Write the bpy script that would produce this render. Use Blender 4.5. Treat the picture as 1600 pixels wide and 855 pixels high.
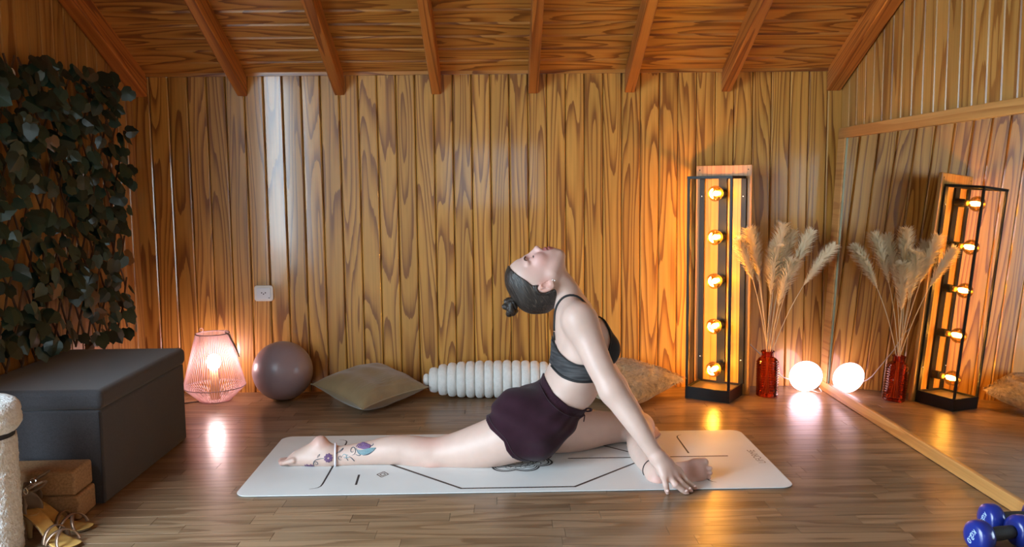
import bpy, bmesh, math, random
import numpy as np
from mathutils import Vector, Matrix, Euler, noise as mnoise
for _o in list(bpy.data.objects): bpy.data.objects.remove(_o, do_unlink=True)
scene = bpy.context.scene
COL = scene.collection
# ------------------------------------------------------------------ camera
FPX, PITCH, YAW, ROLL, CAMH = 1360.47, .1005, .0107, .0103, 1.0052
def camera():
    fw = Vector((math.sin(YAW)*math.cos(PITCH), math.cos(YAW)*math.cos(PITCH), -math.sin(PITCH)))
    r = Vector((math.cos(YAW), -math.sin(YAW), 0)); u = r.cross(fw)
    r2 = r*math.cos(ROLL) - u*math.sin(ROLL); u2 = r2.cross(fw)
    cd = bpy.data.cameras.new('camera'); cd.sensor_width = 36; cd.lens = FPX/1600*36; cd.clip_start = .05
    co = bpy.data.objects.new('camera', cd); COL.objects.link(co)
    m = Matrix(((r2.x, u2.x, -fw.x, 0), (r2.y, u2.y, -fw.y, 0), (r2.z, u2.z, -fw.z, CAMH), (0, 0, 0, 1)))
    co.matrix_world = m
    scene.camera = co
camera()
# ------------------------------------------------------------------ world: even overcast daylight
WORLD_STRENGTH = 15.0
w = bpy.data.worlds.new('world'); scene.world = w; w.use_nodes = True
bg = w.node_tree.nodes['Background']; bg.inputs[0].default_value = (.68, .86, 1.0, 1); bg.inputs[1].default_value = WORLD_STRENGTH
def portal(name, loc, rot, sx, sy):
    l = bpy.data.lights.new(name, 'AREA'); l.shape = 'RECTANGLE'; l.size = sx; l.size_y = sy; l.cycles.is_portal = True
    o = bpy.data.objects.new(name, l); o.location = loc; o.rotation_euler = rot; COL.objects.link(o)
# room dimensions (metres)
YB, YR = 4.2454, -.66          # back wall, rear wall behind the camera
XL, XR = -1.757, 1.645         # gable walls
ZE, SL = 1.549, .46            # eaves height and roof slope
YM = (YB+YR)/2                 # ridge
DOOR = (.36, 2.02, 0., 1.95)   # y0,y1,z0,z1 in the left gable wall
WIN = (-.60, .30, .80, 1.42)   # x0,x1,z0,z1 in the rear wall
def ceil_z(y): return ZE + SL*(min(YB-y, y-YR))
portal('door_portal', (XL-.04, (DOOR[0]+DOOR[1])/2, (DOOR[2]+DOOR[3])/2), (0, -math.pi/2, 0), DOOR[3]-DOOR[2], DOOR[1]-DOOR[0])
portal('window_portal', ((WIN[0]+WIN[1])/2, YR-.04, (WIN[2]+WIN[3])/2), (math.pi/2, 0, 0), WIN[1]-WIN[0], WIN[3]-WIN[2])
vs = scene.view_settings
vs.view_transform = 'Standard'; vs.look = 'None'; vs.gamma = 1; vs.use_curve_mapping = False
vs.exposure = 0.45
# ------------------------------------------------------------------ materials
def newmat(name):
    m = bpy.data.materials.new(name); m.use_nodes = True
    nt = m.node_tree; b = nt.nodes['Principled BSDF']
    return m, nt, b
def N(nt, t, **kw):
    n = nt.nodes.new(t)
    for k, v in kw.items():
        if k.startswith('i_'): n.inputs[k[2:].replace('_', ' ')].default_value = v
        else: setattr(n, k, v)
    return n
def L(nt, a, b): nt.links.new(a, b)
def ramp(nt, stops, interp='LINEAR'):
    r = nt.nodes.new('ShaderNodeValToRGB'); r.color_ramp.interpolation = interp
    e = r.color_ramp.elements
    while len(e) > 1: e.remove(e[-1])
    e[0].position = stops[0][0]; e[0].color = (*stops[0][1], 1)
    for p, c in stops[1:]:
        x = e.new(p); x.color = (*c, 1)
    return r
def math_(nt, op, a, b=None, c=None):
    n = nt.nodes.new('ShaderNodeMath'); n.operation = op
    for i, v in enumerate((a, b, c)):
        if v is None: continue
        if isinstance(v, (int, float)): n.inputs[i].default_value = v
        else: L(nt, v, n.inputs[i])
    return n.outputs[0]
def mixc(nt, f, a, b, mode='MIX'):
    n = nt.nodes.new('ShaderNodeMix'); n.data_type = 'RGBA'; n.blend_type = mode
    for i, v in ((0, f), (6, a), (7, b)):
        if isinstance(v, (int, float)): n.inputs[i].default_value = v
        elif isinstance(v, tuple): n.inputs[i].default_value = (*v, 1)
        else: L(nt, v, n.inputs[i])
    return n.outputs[2]
def simple(name, col, rough=.5, metal=0., spec=.5, bump=None, coat=0., noise_amt=0., noise_scale=30., sheen=0.):
    m, nt, b = newmat(name)
    b.inputs['Base Color'].default_value = (*col, 1); b.inputs['Roughness'].default_value = rough
    b.inputs['Metallic'].default_value = metal; b.inputs['Specular IOR Level'].default_value = spec
    b.inputs['Coat Weight'].default_value = coat
    if sheen: b.inputs['Sheen Weight'].default_value = sheen
    tc = N(nt, 'ShaderNodeTexCoord')
    if noise_amt:
        nz = N(nt, 'ShaderNodeTexNoise', i_Scale=noise_scale, i_Detail=4.); L(nt, tc.outputs['Object'], nz.inputs['Vector'])
        lo = tuple(x*(1-noise_amt) for x in col); hi = tuple(min(1, x*(1+noise_amt)) for x in col)
        r = ramp(nt, [(.3, lo), (.7, hi)]); L(nt, nz.outputs['Fac'], r.inputs[0]); L(nt, r.outputs[0], b.inputs['Base Color'])
    if bump:
        nz = N(nt, 'ShaderNodeTexNoise', i_Scale=bump[0], i_Detail=3.); L(nt, tc.outputs['Object'], nz.inputs['Vector'])
        bp = N(nt, 'ShaderNodeBump', i_Strength=bump[1], i_Distance=bump[2]); L(nt, nz.outputs['Fac'], bp.inputs['Height']); L(nt, bp.outputs[0], b.inputs['Normal'])
    return m
def wood(name, light, mid, dark, across=7., along=.55, rings=11., rough=.33, axis='Z', coat=.3, var=.22, fibre=.25, spec=.5, coat_rough=.16):
    """flat-sawn softwood: contour lines of a stretched noise, one offset per board"""
    m, nt, b = newmat(name)
    tc = N(nt, 'ShaderNodeTexCoord'); oi = N(nt, 'ShaderNodeObjectInfo')
    s = {'X': (along, across, across), 'Z': (across, across, along), 'Y': (across, along, across)}[axis]
    mp = N(nt, 'ShaderNodeMapping'); mp.inputs['Scale'].default_value = s; L(nt, tc.outputs['Object'], mp.inputs['Vector'])
    off = N(nt, 'ShaderNodeCombineXYZ')
    for i, k in enumerate((613.0, 371.0, 917.0)): L(nt, math_(nt, 'MULTIPLY', oi.outputs['Random'], k), off.inputs[i])
    ad = N(nt, 'ShaderNodeVectorMath', operation='ADD'); L(nt, mp.outputs[0], ad.inputs[0]); L(nt, off.outputs[0], ad.inputs[1])
    n1 = N(nt, 'ShaderNodeTexNoise', i_Scale=1., i_Detail=1.2, i_Roughness=.35); L(nt, ad.outputs[0], n1.inputs['Vector'])
    fs = {'X': (2., 90., 90.), 'Z': (90., 90., 2.), 'Y': (90., 2., 90.)}[axis]
    mp2 = N(nt, 'ShaderNodeMapping'); mp2.inputs['Scale'].default_value = fs; L(nt, tc.outputs['Object'], mp2.inputs['Vector'])
    n2 = N(nt, 'ShaderNodeTexNoise', i_Scale=1., i_Detail=3.); L(nt, mp2.outputs[0], n2.inputs['Vector'])
    v = math_(nt, 'MULTIPLY_ADD', n1.outputs['Fac'], rings, math_(nt, 'MULTIPLY', n2.outputs['Fac'], .35))
    fr = math_(nt, 'FRACT', v)
    r = ramp(nt, [(0., light), (.35, light), (.62, mid), (.86, dark), (.97, dark), (1., light)]); L(nt, fr, r.inputs[0])
    fb = math_(nt, 'MULTIPLY_ADD', n2.outputs['Fac'], -fibre*2, 1+fibre)
    hsv = N(nt, 'ShaderNodeHueSaturation'); L(nt, r.outputs[0], hsv.inputs['Color'])
    rnd2 = math_(nt, 'FRACT', math_(nt, 'MULTIPLY', oi.outputs['Random'], 57.3))
    val = math_(nt, 'MULTIPLY', math_(nt, 'MULTIPLY_ADD', rnd2, var, 1-var/2), fb); L(nt, val, hsv.inputs['Value'])
    L(nt, hsv.outputs[0], b.inputs['Base Color'])
    b.inputs['Roughness'].default_value = rough; b.inputs['Specular IOR Level'].default_value = spec
    b.inputs['Coat Weight'].default_value = coat; b.inputs['Coat Roughness'].default_value = coat_rough
    bp = N(nt, 'ShaderNodeBump', i_Strength=.12, i_Distance=.001); L(nt, fr, bp.inputs['Height']); L(nt, bp.outputs[0], b.inputs['Normal'])
    return m
def emit(name, col, strength):
    m = bpy.data.materials.new(name); m.use_nodes = True; nt = m.node_tree
    for n in list(nt.nodes): nt.nodes.remove(n)
    e = N(nt, 'ShaderNodeEmission'); e.inputs[0].default_value = (*col, 1); e.inputs[1].default_value = strength
    o = N(nt, 'ShaderNodeOutputMaterial'); L(nt, e.outputs[0], o.inputs[0]); return m
def thin_glass(name, tint, refl=.12, rough=.02):
    m = bpy.data.materials.new(name); m.use_nodes = True; nt = m.node_tree
    for n in list(nt.nodes): nt.nodes.remove(n)
    t = N(nt, 'ShaderNodeBsdfTransparent'); t.inputs[0].default_value = (*tint, 1)
    g = N(nt, 'ShaderNodeBsdfGlossy'); g.inputs['Roughness'].default_value = rough
    fr = N(nt, 'ShaderNodeFresnel'); fr.inputs[0].default_value = 1.5
    mx = N(nt, 'ShaderNodeMixShader'); L(nt, math_(nt, 'MULTIPLY', fr.outputs[0], refl*8), mx.inputs[0]); L(nt, t.outputs[0], mx.inputs[1]); L(nt, g.outputs[0], mx.inputs[2])
    o = N(nt, 'ShaderNodeOutputMaterial'); L(nt, mx.outputs[0], o.inputs[0]); return m
M = {}
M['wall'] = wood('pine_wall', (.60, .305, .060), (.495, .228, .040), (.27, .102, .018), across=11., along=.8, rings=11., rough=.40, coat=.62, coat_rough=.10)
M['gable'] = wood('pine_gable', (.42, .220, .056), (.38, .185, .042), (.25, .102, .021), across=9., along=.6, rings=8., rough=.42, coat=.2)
M['ceil'] = wood('pine_ceiling', (.50, .215, .042), (.41, .150, .024), (.21, .062, .009), across=10., along=.9, rings=11., rough=.32, axis='X', coat=.5)
M['rafter'] = wood('rafter_wood', (.47, .160, .030), (.39, .115, .020), (.23, .058, .009), across=16., along=.35, rings=9., rough=.4, axis='Y', coat=.25)
M['frame_wood'] = wood('frame_wood', (.54, .275, .085), (.50, .245, .070), (.42, .185, .05), across=14., along=.5, rings=5., rough=.42, axis='Y', coat=.1)
M['board_wood'] = wood('lamp_board_wood', (.44, .225, .050), (.40, .195, .040), (.33, .145, .027), across=26., along=.5, rings=5., rough=.45, axis='Z', coat=.05)
M['floor'] = wood('laminate_floor', (.265, .170, .098), (.225, .140, .078), (.165, .097, .052), across=12., along=1.2, rings=6., rough=.28, axis='X', coat=.0, var=.42, fibre=.35, spec=.5)
M['backing'] = simple('dark_backing', (.06, .028, .010), .8)
M['seam'] = simple('floor_seam', (.05, .03, .018), .7)
M['ground'] = simple('patio_ground', (.35, .34, .32), .9, noise_amt=.2)
M['white_paint'] = simple('white_paint', (.8, .8, .78), .4)
# ------------------------------------------------------------------ mesh helpers
random.seed(7); RNG = random.Random(11)
def mesh(name, verts, faces, mat=None, smooth=False):
    me = bpy.data.meshes.new(name); me.from_pydata([tuple(v) for v in verts], [], faces); me.update()
    if mat: me.materials.append(mat)
    if smooth: me.polygons.foreach_set('use_smooth', [True]*len(me.polygons))
    return me
def link(name, me, parent=None, loc=None, rot=None):
    o = bpy.data.objects.new(name, me); COL.objects.link(o)
    if parent: o.parent = parent
    if loc is not None: o.location = loc
    if rot is not None: o.rotation_euler = rot
    return o
def tag(o, label=None, cat=None, group=None, kind=None):
    if label: o['label'] = label
    if cat: o['category'] = cat
    if group: o['group'] = group
    if kind: o['kind'] = kind
    return o
def empty(name, loc=(0, 0, 0), rz=0., label=None, cat=None, group=None):
    o = bpy.data.objects.new(name, None); COL.objects.link(o); o.location = loc; o.rotation_euler = (0, 0, rz); o.empty_display_size = .05
    return tag(o, label, cat, group)
class MB:
    """collects shapes; build() links them as one mesh object"""
    def __init__(s): s.v = []; s.f = []
    def add(s, v, f):
        n = len(s.v); s.v += [tuple(x) for x in v]; s.f += [tuple(i+n for i in q) for q in f]; return s
    def box(s, x0, x1, y0, y1, z0, z1):
        return s.add([(x, y, z) for x in (x0, x1) for y in (y0, y1) for z in (z0, z1)],
                     [(0, 1, 3, 2), (4, 6, 7, 5), (0, 4, 5, 1), (2, 3, 7, 6), (0, 2, 6, 4), (1, 5, 7, 3)])
    def tube(s, pts, r, n=8, caps=True, flat=None):
        pts = [Vector(p) for p in pts]; R = r if isinstance(r, (list, tuple)) else [r]*len(pts)
        v = []; f = []; up = None
        for i, p in enumerate(pts):
            t = (pts[min(i+1, len(pts)-1)]-pts[max(i-1, 0)])
            t = t.normalized() if t.length > 1e-9 else Vector((0, 0, 1))
            if up is None: up = Vector((0, 0, 1)) if abs(t.z) < .9 else Vector((1, 0, 0))
            a = (up - t*up.dot(t)); a = a.normalized() if a.length > 1e-6 else t.orthogonal().normalized(); b = t.cross(a); up = a
            for k in range(n):
                w_ = 2*math.pi*k/n; v.append(p + (a*math.cos(w_) + b*math.sin(w_))*R[i])
        for i in range(len(pts)-1):
            for k in range(n): f.append((i*n+k, i*n+(k+1) % n, (i+1)*n+(k+1) % n, (i+1)*n+k))
        if caps: f.append(tuple(range(n-1, -1, -1))); f.append(tuple((len(pts)-1)*n+k for k in range(n)))
        return s.add(v, f)
    def lathe(s, prof, n=32, c=(0, 0, 0), closed=False):
        v = []; f = []
        for (r, z) in prof:
            for k in range(n):
                a = 2*math.pi*k/n; v.append((c[0]+r*math.cos(a), c[1]+r*math.sin(a), c[2]+z))
        m = len(prof)
        for i in range(m-1):
            for k in range(n): f.append((i*n+k, i*n+(k+1) % n, (i+1)*n+(k+1) % n, (i+1)*n+k))
        if closed:
            if prof[0][0] > 1e-6: f.append(tuple(range(n-1, -1, -1)))
            if prof[-1][0] > 1e-6: f.append(tuple((m-1)*n+k for k in range(n)))
        return s.add(v, f)
    def ell(s, c, r, n=16, m=10):
        v = []; f = []
        for i in range(m+1):
            th = math.pi*i/m
            for k in range(n):
                a = 2*math.pi*k/n; v.append((c[0]+r[0]*math.sin(th)*math.cos(a), c[1]+r[1]*math.sin(th)*math.sin(a), c[2]+r[2]*math.cos(th)))
        for i in range(m):
            for k in range(n): f.append((i*n+k, (i+1)*n+k, (i+1)*n+(k+1) % n, i*n+(k+1) % n))
        return s.add(v, f)
    def build(s, name, mat, parent=None, loc=None, rot=None, smooth=False):
        return link(name, mesh(name, s.v, s.f, mat, smooth), parent, loc, rot)
def bevel(o, w, seg=2, angle=.6):
    md = o.modifiers.new('bevel', 'BEVEL'); md.width = w; md.segments = seg; md.limit_method = 'ANGLE'; md.angle_limit = angle
    return o
def shade_auto(o):
    o.data.polygons.foreach_set('use_smooth', [True]*len(o.data.polygons))
    md = o.modifiers.new('wn', 'WEIGHTED_NORMAL'); md.keep_sharp = True
    return o
def plank_mesh(name, w_, h, t=.014, ch=.0045, mat=None, axis='Z', extra_top=None):
    """board with chamfered long edges; local: length along axis from 0 to h, face towards -Y (or -Z), width along X"""
    prof = [(-w_/2, 0), (-w_/2, -t+ch), (-w_/2+ch, -t), (w_/2-ch, -t), (w_/2, -t+ch), (w_/2, 0)]
    tops = extra_top or (lambda x: h)
    v = [(x, y, 0) for x, y in prof] + [(x, y, tops(x)) for x, y in prof]
    n = len(prof); f = [(i, (i+1) % n, n+(i+1) % n, n+i) for i in range(n)] + [tuple(range(n-1, -1, -1)), tuple(range(n, 2*n))]
    if axis == 'X': v = [(z-h/2, y, -x) for x, y, z in v]
    return mesh(name, v, f, mat)
# ------------------------------------------------------------------ the room
PW = .0905
# floor: base slab, single laminate strips where the photo shows them, the rest joined
fl = tag(MB().box(XL-.1, XR+.1, YR-.1, YB+.1, -.12, -.006).build('floor', M['seam']), kind='structure', label='brown laminate floor of narrow wood strips')
RW = .0655; y = YB; row = 0; rest = MB()
def strip(mb_or_none, x0, x1, y0, y1):
    g = .0005; return (x0+g, x1-g, y0+g, y1-g)
while y > YR:
    y0 = y-RW; x = XL - RNG.uniform(0, .4)
    while x < XR:
        ln = RNG.choice((.30, .38, .46, .55, .62)); a, b2 = max(x, XL), min(x+ln, XR); x += ln
        if b2-a < .02: continue
        X0, X1, Y0, Y1 = strip(None, a, b2, y0, y)
        if y > 2.2:
            cx, cy = (X0+X1)/2, (Y0+Y1)/2; hx, hy = (X1-X0)/2, (Y1-Y0)/2; e = .0003
            v = [(-hx, -hy, -.006), (hx, -hy, -.006), (hx, hy, -.006), (-hx, hy, -.006), (-hx, -hy, -e), (hx, -hy, -e), (hx, hy, -e), (-hx, hy, -e), (-hx+e, -hy+e, 0), (hx-e, -hy+e, 0), (hx-e, hy-e, 0), (-hx+e, hy-e, 0)]
            f = [(8, 9, 10, 11)] + [(i, (i+1) % 4, 4+(i+1) % 4, 4+i) for i in range(4)] + [(4+i, 4+(i+1) % 4, 8+(i+1) % 4, 8+i) for i in range(4)]
            link('strip', mesh('strip', v, f, M['floor']), fl, (cx, cy, 0))
        else:
            rest.box(X0, X1, Y0, Y1, -.006, 0)
    y = y0; row += 1
tag(rest.build('strips', M['floor'], fl), kind='stuff')
# back wall
wb = tag(MB().box(XL-.1, XR+.1, YB+.016, YB+.1, -.1, ZE+.25).build('wall_back', M['backing']), kind='structure', label='back wall of upright varnished pine boards')
pm = plank_mesh('plank', PW-.003, ZE+.06, ch=.005, mat=M['wall'])
x = XL+PW*.35; i = 0
while x-PW/2 < XR:
    o = link('plank', pm, wb, (x, YB+.014, -.005), (0, 0, RNG.uniform(-.011, .011))); x += PW; i += 1
# rear wall with a window opening
wr_ = MB(); zt = ZE+.1
wr_.box(XL-.1, WIN[0], YR-.1, YR-.016, -.1, zt).box(WIN[1], XR+.1, YR-.1, YR-.016, -.1, zt).box(WIN[0], WIN[1], YR-.1, YR-.016, -.1, WIN[2]).box(WIN[0], WIN[1], YR-.1, YR-.016, WIN[3], zt)
wf = tag(wr_.build('wall_front', M['backing']), kind='structure', label='wall of pine boards with a window, opposite the back wall')
x = XL+PW/2
while x-PW/2 < XR:
    if x+PW/2 < WIN[0] or x-PW/2 > WIN[1]: spans = [(0, ZE+.05)]
    else: spans = [(0, WIN[2]), (WIN[3], ZE+.05)]
    for z0, z1 in spans:
        link('plank', plank_mesh('plank', PW-.0012, z1-z0, mat=M['wall']), wf, (x, YR-.014, z0), (0, 0, math.pi))
    x += PW
wn = tag(MB().box(WIN[0]-.05, WIN[1]+.05, YR-.02, YR+.02, WIN[3]-.005, WIN[3]+.045).box(WIN[0]-.05, WIN[1]+.05, YR-.02, YR+.03, WIN[2]-.045, WIN[2]+.005).box(WIN[0]-.05, WIN[0]+.005, YR-.02, YR+.02, WIN[2], WIN[3]).box(WIN[1]-.005, WIN[1]+.05, YR-.02, YR+.02, WIN[2], WIN[3]).build('window_1', M['frame_wood']), kind='structure', label='small wooden window frame')
link('pane', MB().box(WIN[0], WIN[1], YR-.03, YR-.026, WIN[2], WIN[3]).build('pane_tmp', thin_glass('window_glass', (.42, .45, .46), .12)).data, wn); bpy.data.objects.remove(bpy.data.objects['pane_tmp'])
# gable walls
def gable(name, X, sgn, label, door=None):
    """sgn +1: faces +x (left wall)"""
    mb = MB(); ys = [YR-.1, YM, YB+.1]
    x0, x1 = (X-.1, X-.016) if sgn > 0 else (X+.016, X+.1)
    def slab(y0, y1, z0, fz):
        v = [(xx, yy, zz) for xx in (x0, x1) for yy, zz in ((y0, z0), (y1, z0), (y1, fz(y1)), (y0, fz(y0)))]
        mb.add(v, [(0, 1, 2, 3), (7, 6, 5, 4), (0, 4, 5, 1), (1, 5, 6, 2), (2, 6, 7, 3), (3, 7, 4, 0)])
    top = lambda y: ceil_z(y)+.12
    if door:
        slab(YR-.1, door[0], -.1, top); slab(door[0], YM, door[3], top); slab(YM, door[1], door[3], top); slab(door[1], YB+.1, -.1, top)
    else: slab(YR-.1, YM, -.1, top); slab(YM, YB+.1, -.1, top)
    wl = tag(mb.build(name, M['backing']), kind='structure', label=label)
    y = YB-PW/2
    while y > YR:
        z0 = 0
        if door and door[0]-PW/2 < y < door[1]+PW/2: z0 = door[3]
        s_ = (ceil_z(y+.01)-ceil_z(y-.01))/.02
        zc_ = ceil_z(y)+.03
        rz = math.pi/2 if sgn > 0 else -math.pi/2
        # local x -> world y*sgn
        me = plank_mesh('plank', PW-.0012, 1, mat=M['gable'], extra_top=lambda lx: zc_-z0+s_*lx*sgn)
        link('plank', me, wl, (X-sgn*.014, y, z0), (0, 0, rz + RNG.uniform(-.01, .01)))
        y -= PW
    return wl
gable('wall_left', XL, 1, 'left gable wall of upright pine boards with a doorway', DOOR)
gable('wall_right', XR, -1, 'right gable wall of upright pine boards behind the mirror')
d = DOOR; fw_ = .05
tag(MB().box(XL-.11, XL+.02, d[0]-fw_, d[0], 0, d[3]+fw_).box(XL-.11, XL+.02, d[1], d[1]+fw_, 0, d[3]+fw_).box(XL-.11, XL+.02, d[0], d[1], d[3], d[3]+fw_).build('door_1', M['frame_wood']), kind='structure', label='wooden frame of the open doorway')
tag(MB().box(-9, 9, -8, 12, -.3, -.14).build('ground', M['ground']), kind='structure', label='paved ground outside')
# ceiling: roof slab, boards and rafters
ang = math.atan(SL)
mb = MB()
for s in (1, -1):
    ya = YB+.1 if s > 0 else YR-.1
    za = ZE - SL*.1+.016
    mb.add([(XL-.1, ya, za), (XR+.1, ya, za), (XR+.1, YM, ceil_z(YM)+.016), (XL-.1, YM, ceil_z(YM)+.016), (XL-.1, ya, za+.1), (XR+.1, ya, za+.1), (XR+.1, YM, ceil_z(YM)+.116), (XL-.1, YM, ceil_z(YM)+.116)],
           [(0, 1, 2, 3), (7, 6, 5, 4), (0, 4, 5, 1), (1, 5, 6, 2), (2, 6, 7, 3), (3, 7, 4, 0)])
ce = tag(mb.build('ceiling', M['backing']), kind='structure', label='sloping ceiling of orange-brown pine boards with rafters')
W_ = XR-XL; cm = plank_mesh('plank', .0975-.003, W_, t=.014, ch=.0065, mat=M['ceil'], axis='X')
stp = .0975*math.cos(ang); k = 0
while True:
    dy = stp*(k+.5); k += 1
    if dy > YB-YM-.02: break
    for s in (1, -1):
        yy = YB-dy if s > 0 else YR+dy
        zz = ZE+SL*dy
        # local -Y is the visible face -> point it down into the room
        o = link('plank', cm, ce, ((XL+XR)/2, yy, zz+.012), (math.pi/2 + (-ang if s > 0 else ang), 0, 0))
RX = [-1.722, -1.236, -.772, -.309, .156, .619, 1.086, 1.605]; RT, RD = .0475, .108
def rafter(xc, s, wd=RT):
    ya, ym = (YB-.002, YM) if s > 0 else (YR+.002, YM)
    h = RD; za, zm = ZE+.004, ceil_z(YM)+.004
    hw = wd/2; ln = (ym-ya); e = .004
    sk = 0.
    v = []
    for (yy, zz) in ((0, za), (ln, zm)):
        v += [(-hw, yy, zz), (-hw, yy, zz-h+e), (-hw+e, yy, zz-h), (hw-e, yy, zz-h), (hw, yy, zz-h+e), (hw, yy, zz)]
    f = [(i, (i+1) % 6, 6+(i+1) % 6, 6+i) for i in range(6)] + [tuple(range(5, -1, -1)), tuple(range(6, 12))]
    rx = -ang if s > 0 else ang; Ri = Matrix.Rotation(-rx, 3, 'X')      # local Y runs along the slope, so does the grain
    o = link('rafter', mesh('rafter', [Ri @ (Vector(p)-Vector((0, 0, za))) for p in v], f, M['rafter']), ce, (xc, ya, za), (rx, 0, 0)); return o
for xc in RX:
    for s in (1, -1): rafter(xc, s, .068 if abs(xc) > 1.5 else RT)
tag(MB().box(XL, XR, YB-.016, YB+.002, ZE-.012, ZE+.012).build('trim_1', M['ceil']), kind='structure', label='thin pine strip where wall meets ceiling')
# ------------------------------------------------------------------ wall mirror on the right, leaning slightly
def mirror():
    y0, y1, ht, fw, th = 1.95, 4.17, 1.262, .05, .05
    e = empty('wall_mirror', (1.552, (y0+y1)/2, .001), 0, 'large wood-framed mirror leaning against the right wall', 'mirror')
    e.rotation_euler = (0, th, 0); h = (y1-y0)/2
    m, nt, b = newmat('mirror_glass'); b.inputs['Base Color'].default_value = (.74, .75, .73, 1); b.inputs['Metallic'].default_value = 1; b.inputs['Roughness'].default_value = .012
    MB().box(0, .004, -h+.01, h-.01, .01, ht-.01).build('glass', m, e)
    MB().box(.004, .010, -h+.005, h-.005, .004, ht-.004).build('back_panel', M['backing'], e)
    def bar(nm, *a): bevel(MB().box(*a).build(nm, M['frame_wood'], e), .003)
    bar('rail', -.010, .014, -h, h, 0, fw*.92); bar('rail', -.010, .014, -h, h, ht-fw, ht)
    bar('stile', -.0095, .0135, h-.085, h, fw*.92, ht-fw); bar('stile', -.0095, .0135, -h, -h+fw*.75, fw*.92, ht-fw)
    g = simple('glass_edge', (.30, .33, .22), .3)
    MB().box(-.003, 0, h-.093, h-.085, fw*.92, ht-fw).build('glass_edge', g, e)
mirror()
# ------------------------------------------------------------------ storage ottoman
def ottoman():
    m = simple('ottoman_fabric', (.044, .043, .049), .88, bump=(420., .5, .002), noise_amt=.22, noise_scale=260., sheen=.2)
    x0, x1, y0, y1, H = -1.742, -1.284, 2.725, 3.452, .374
    e = empty('storage_ottoman', ((x0+x1)/2, (y0+y1)/2, 0), 0, 'dark grey fabric storage ottoman bench below the ivy panel', 'ottoman')
    hx, hy = (x1-x0)/2, (y1-y0)/2
    shade_auto(bevel(MB().box(-hx, hx, -hy, hy, 0, H-.064).build('body', m, e), .012, 3))
    shade_auto(bevel(MB().box(-hx-.008, hx+.008, -hy-.008, hy+.008, H-.066, H).build('lid', m, e), .02, 4))
    sm = simple('ottoman_seam', (.03, .03, .036), .9)
    for yy in (-hy, hy): MB().tube([(hx-.006, yy, .006), (hx-.006, yy, H-.07)], .0028, 6).build('piping', sm, e)
    MB().tube([(-hx*.25, -hy-.001, .006), (-hx*.25, -hy-.001, H-.07)], .002, 6).build('piping', sm, e)
ottoman()
# ------------------------------------------------------------------ cork yoga blocks
def blocks():
    m = simple('cork', (.36, .215, .105), .75, bump=(160., .5, .002), noise_amt=.28, noise_scale=140.)
    for k, (dx, rz, lab) in enumerate(((0, .06, 'tan cork yoga block on the floor, lower of two'), (-.007, .035, 'tan cork yoga block stacked on top of another block'))):
        o = MB().box(-.115, .115, -.064, .064, 0, .0775).build('yoga_block', m, None, (-1.418+dx, 2.643, .0005+k*.078), (0, 0, rz))
        shade_auto(bevel(o, .009, 3)); tag(o, lab, 'yoga block', 'cork yoga blocks beside the ottoman')
blocks()
# ------------------------------------------------------------------ white plush post (cat tree column) at the frame edge
def plush_post():
    m = simple('white_plush', (.82, .83, .82), .95, bump=(120., 1., .01), noise_amt=.10, noise_scale=90., sheen=.5)
    e = empty('plush_post', (-1.452, 2.36, 0), 0, 'white plush covered post with padded round top beside sandals', 'post')
    def fuzzy(prof, name):
        n = 72; v = []; f = []
        for (r, z) in prof:
            for k in range(n):
                a = 2*math.pi*k/n; q = Vector((math.cos(a)*r, math.sin(a)*r, z)); d_ = mnoise.noise(q*70)*.0035+mnoise.noise(q*180)*.002
                v.append((math.cos(a)*(r+d_), math.sin(a)*(r+d_), z))
        for i in range(len(prof)-1):
            for k in range(n): f.append((i*n+k, i*n+(k+1) % n, (i+1)*n+(k+1) % n, (i+1)*n+k))
        f.append(tuple((len(prof)-1)*n+k for k in range(n))); f.append(tuple(range(n-1, -1, -1)))
        link(name, mesh(name, v, f, m, True), e)
    fuzzy([(.094, .0+.33*i/70) for i in range(71)], 'column')
    fuzzy([(.095, .345), (.102, .352), (.107, .362)]+[(.109, .365+.04*i/10) for i in range(11)]+[(.106, .416), (.098, .427), (.085, .434), (.06, .438), (.03, .439)], 'cap')
    MB().lathe([(.09, .328), (.092, .347)], 40, closed=True).build('band', simple('dark_band', (.02, .022, .03), .7), e)
plush_post()
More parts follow.
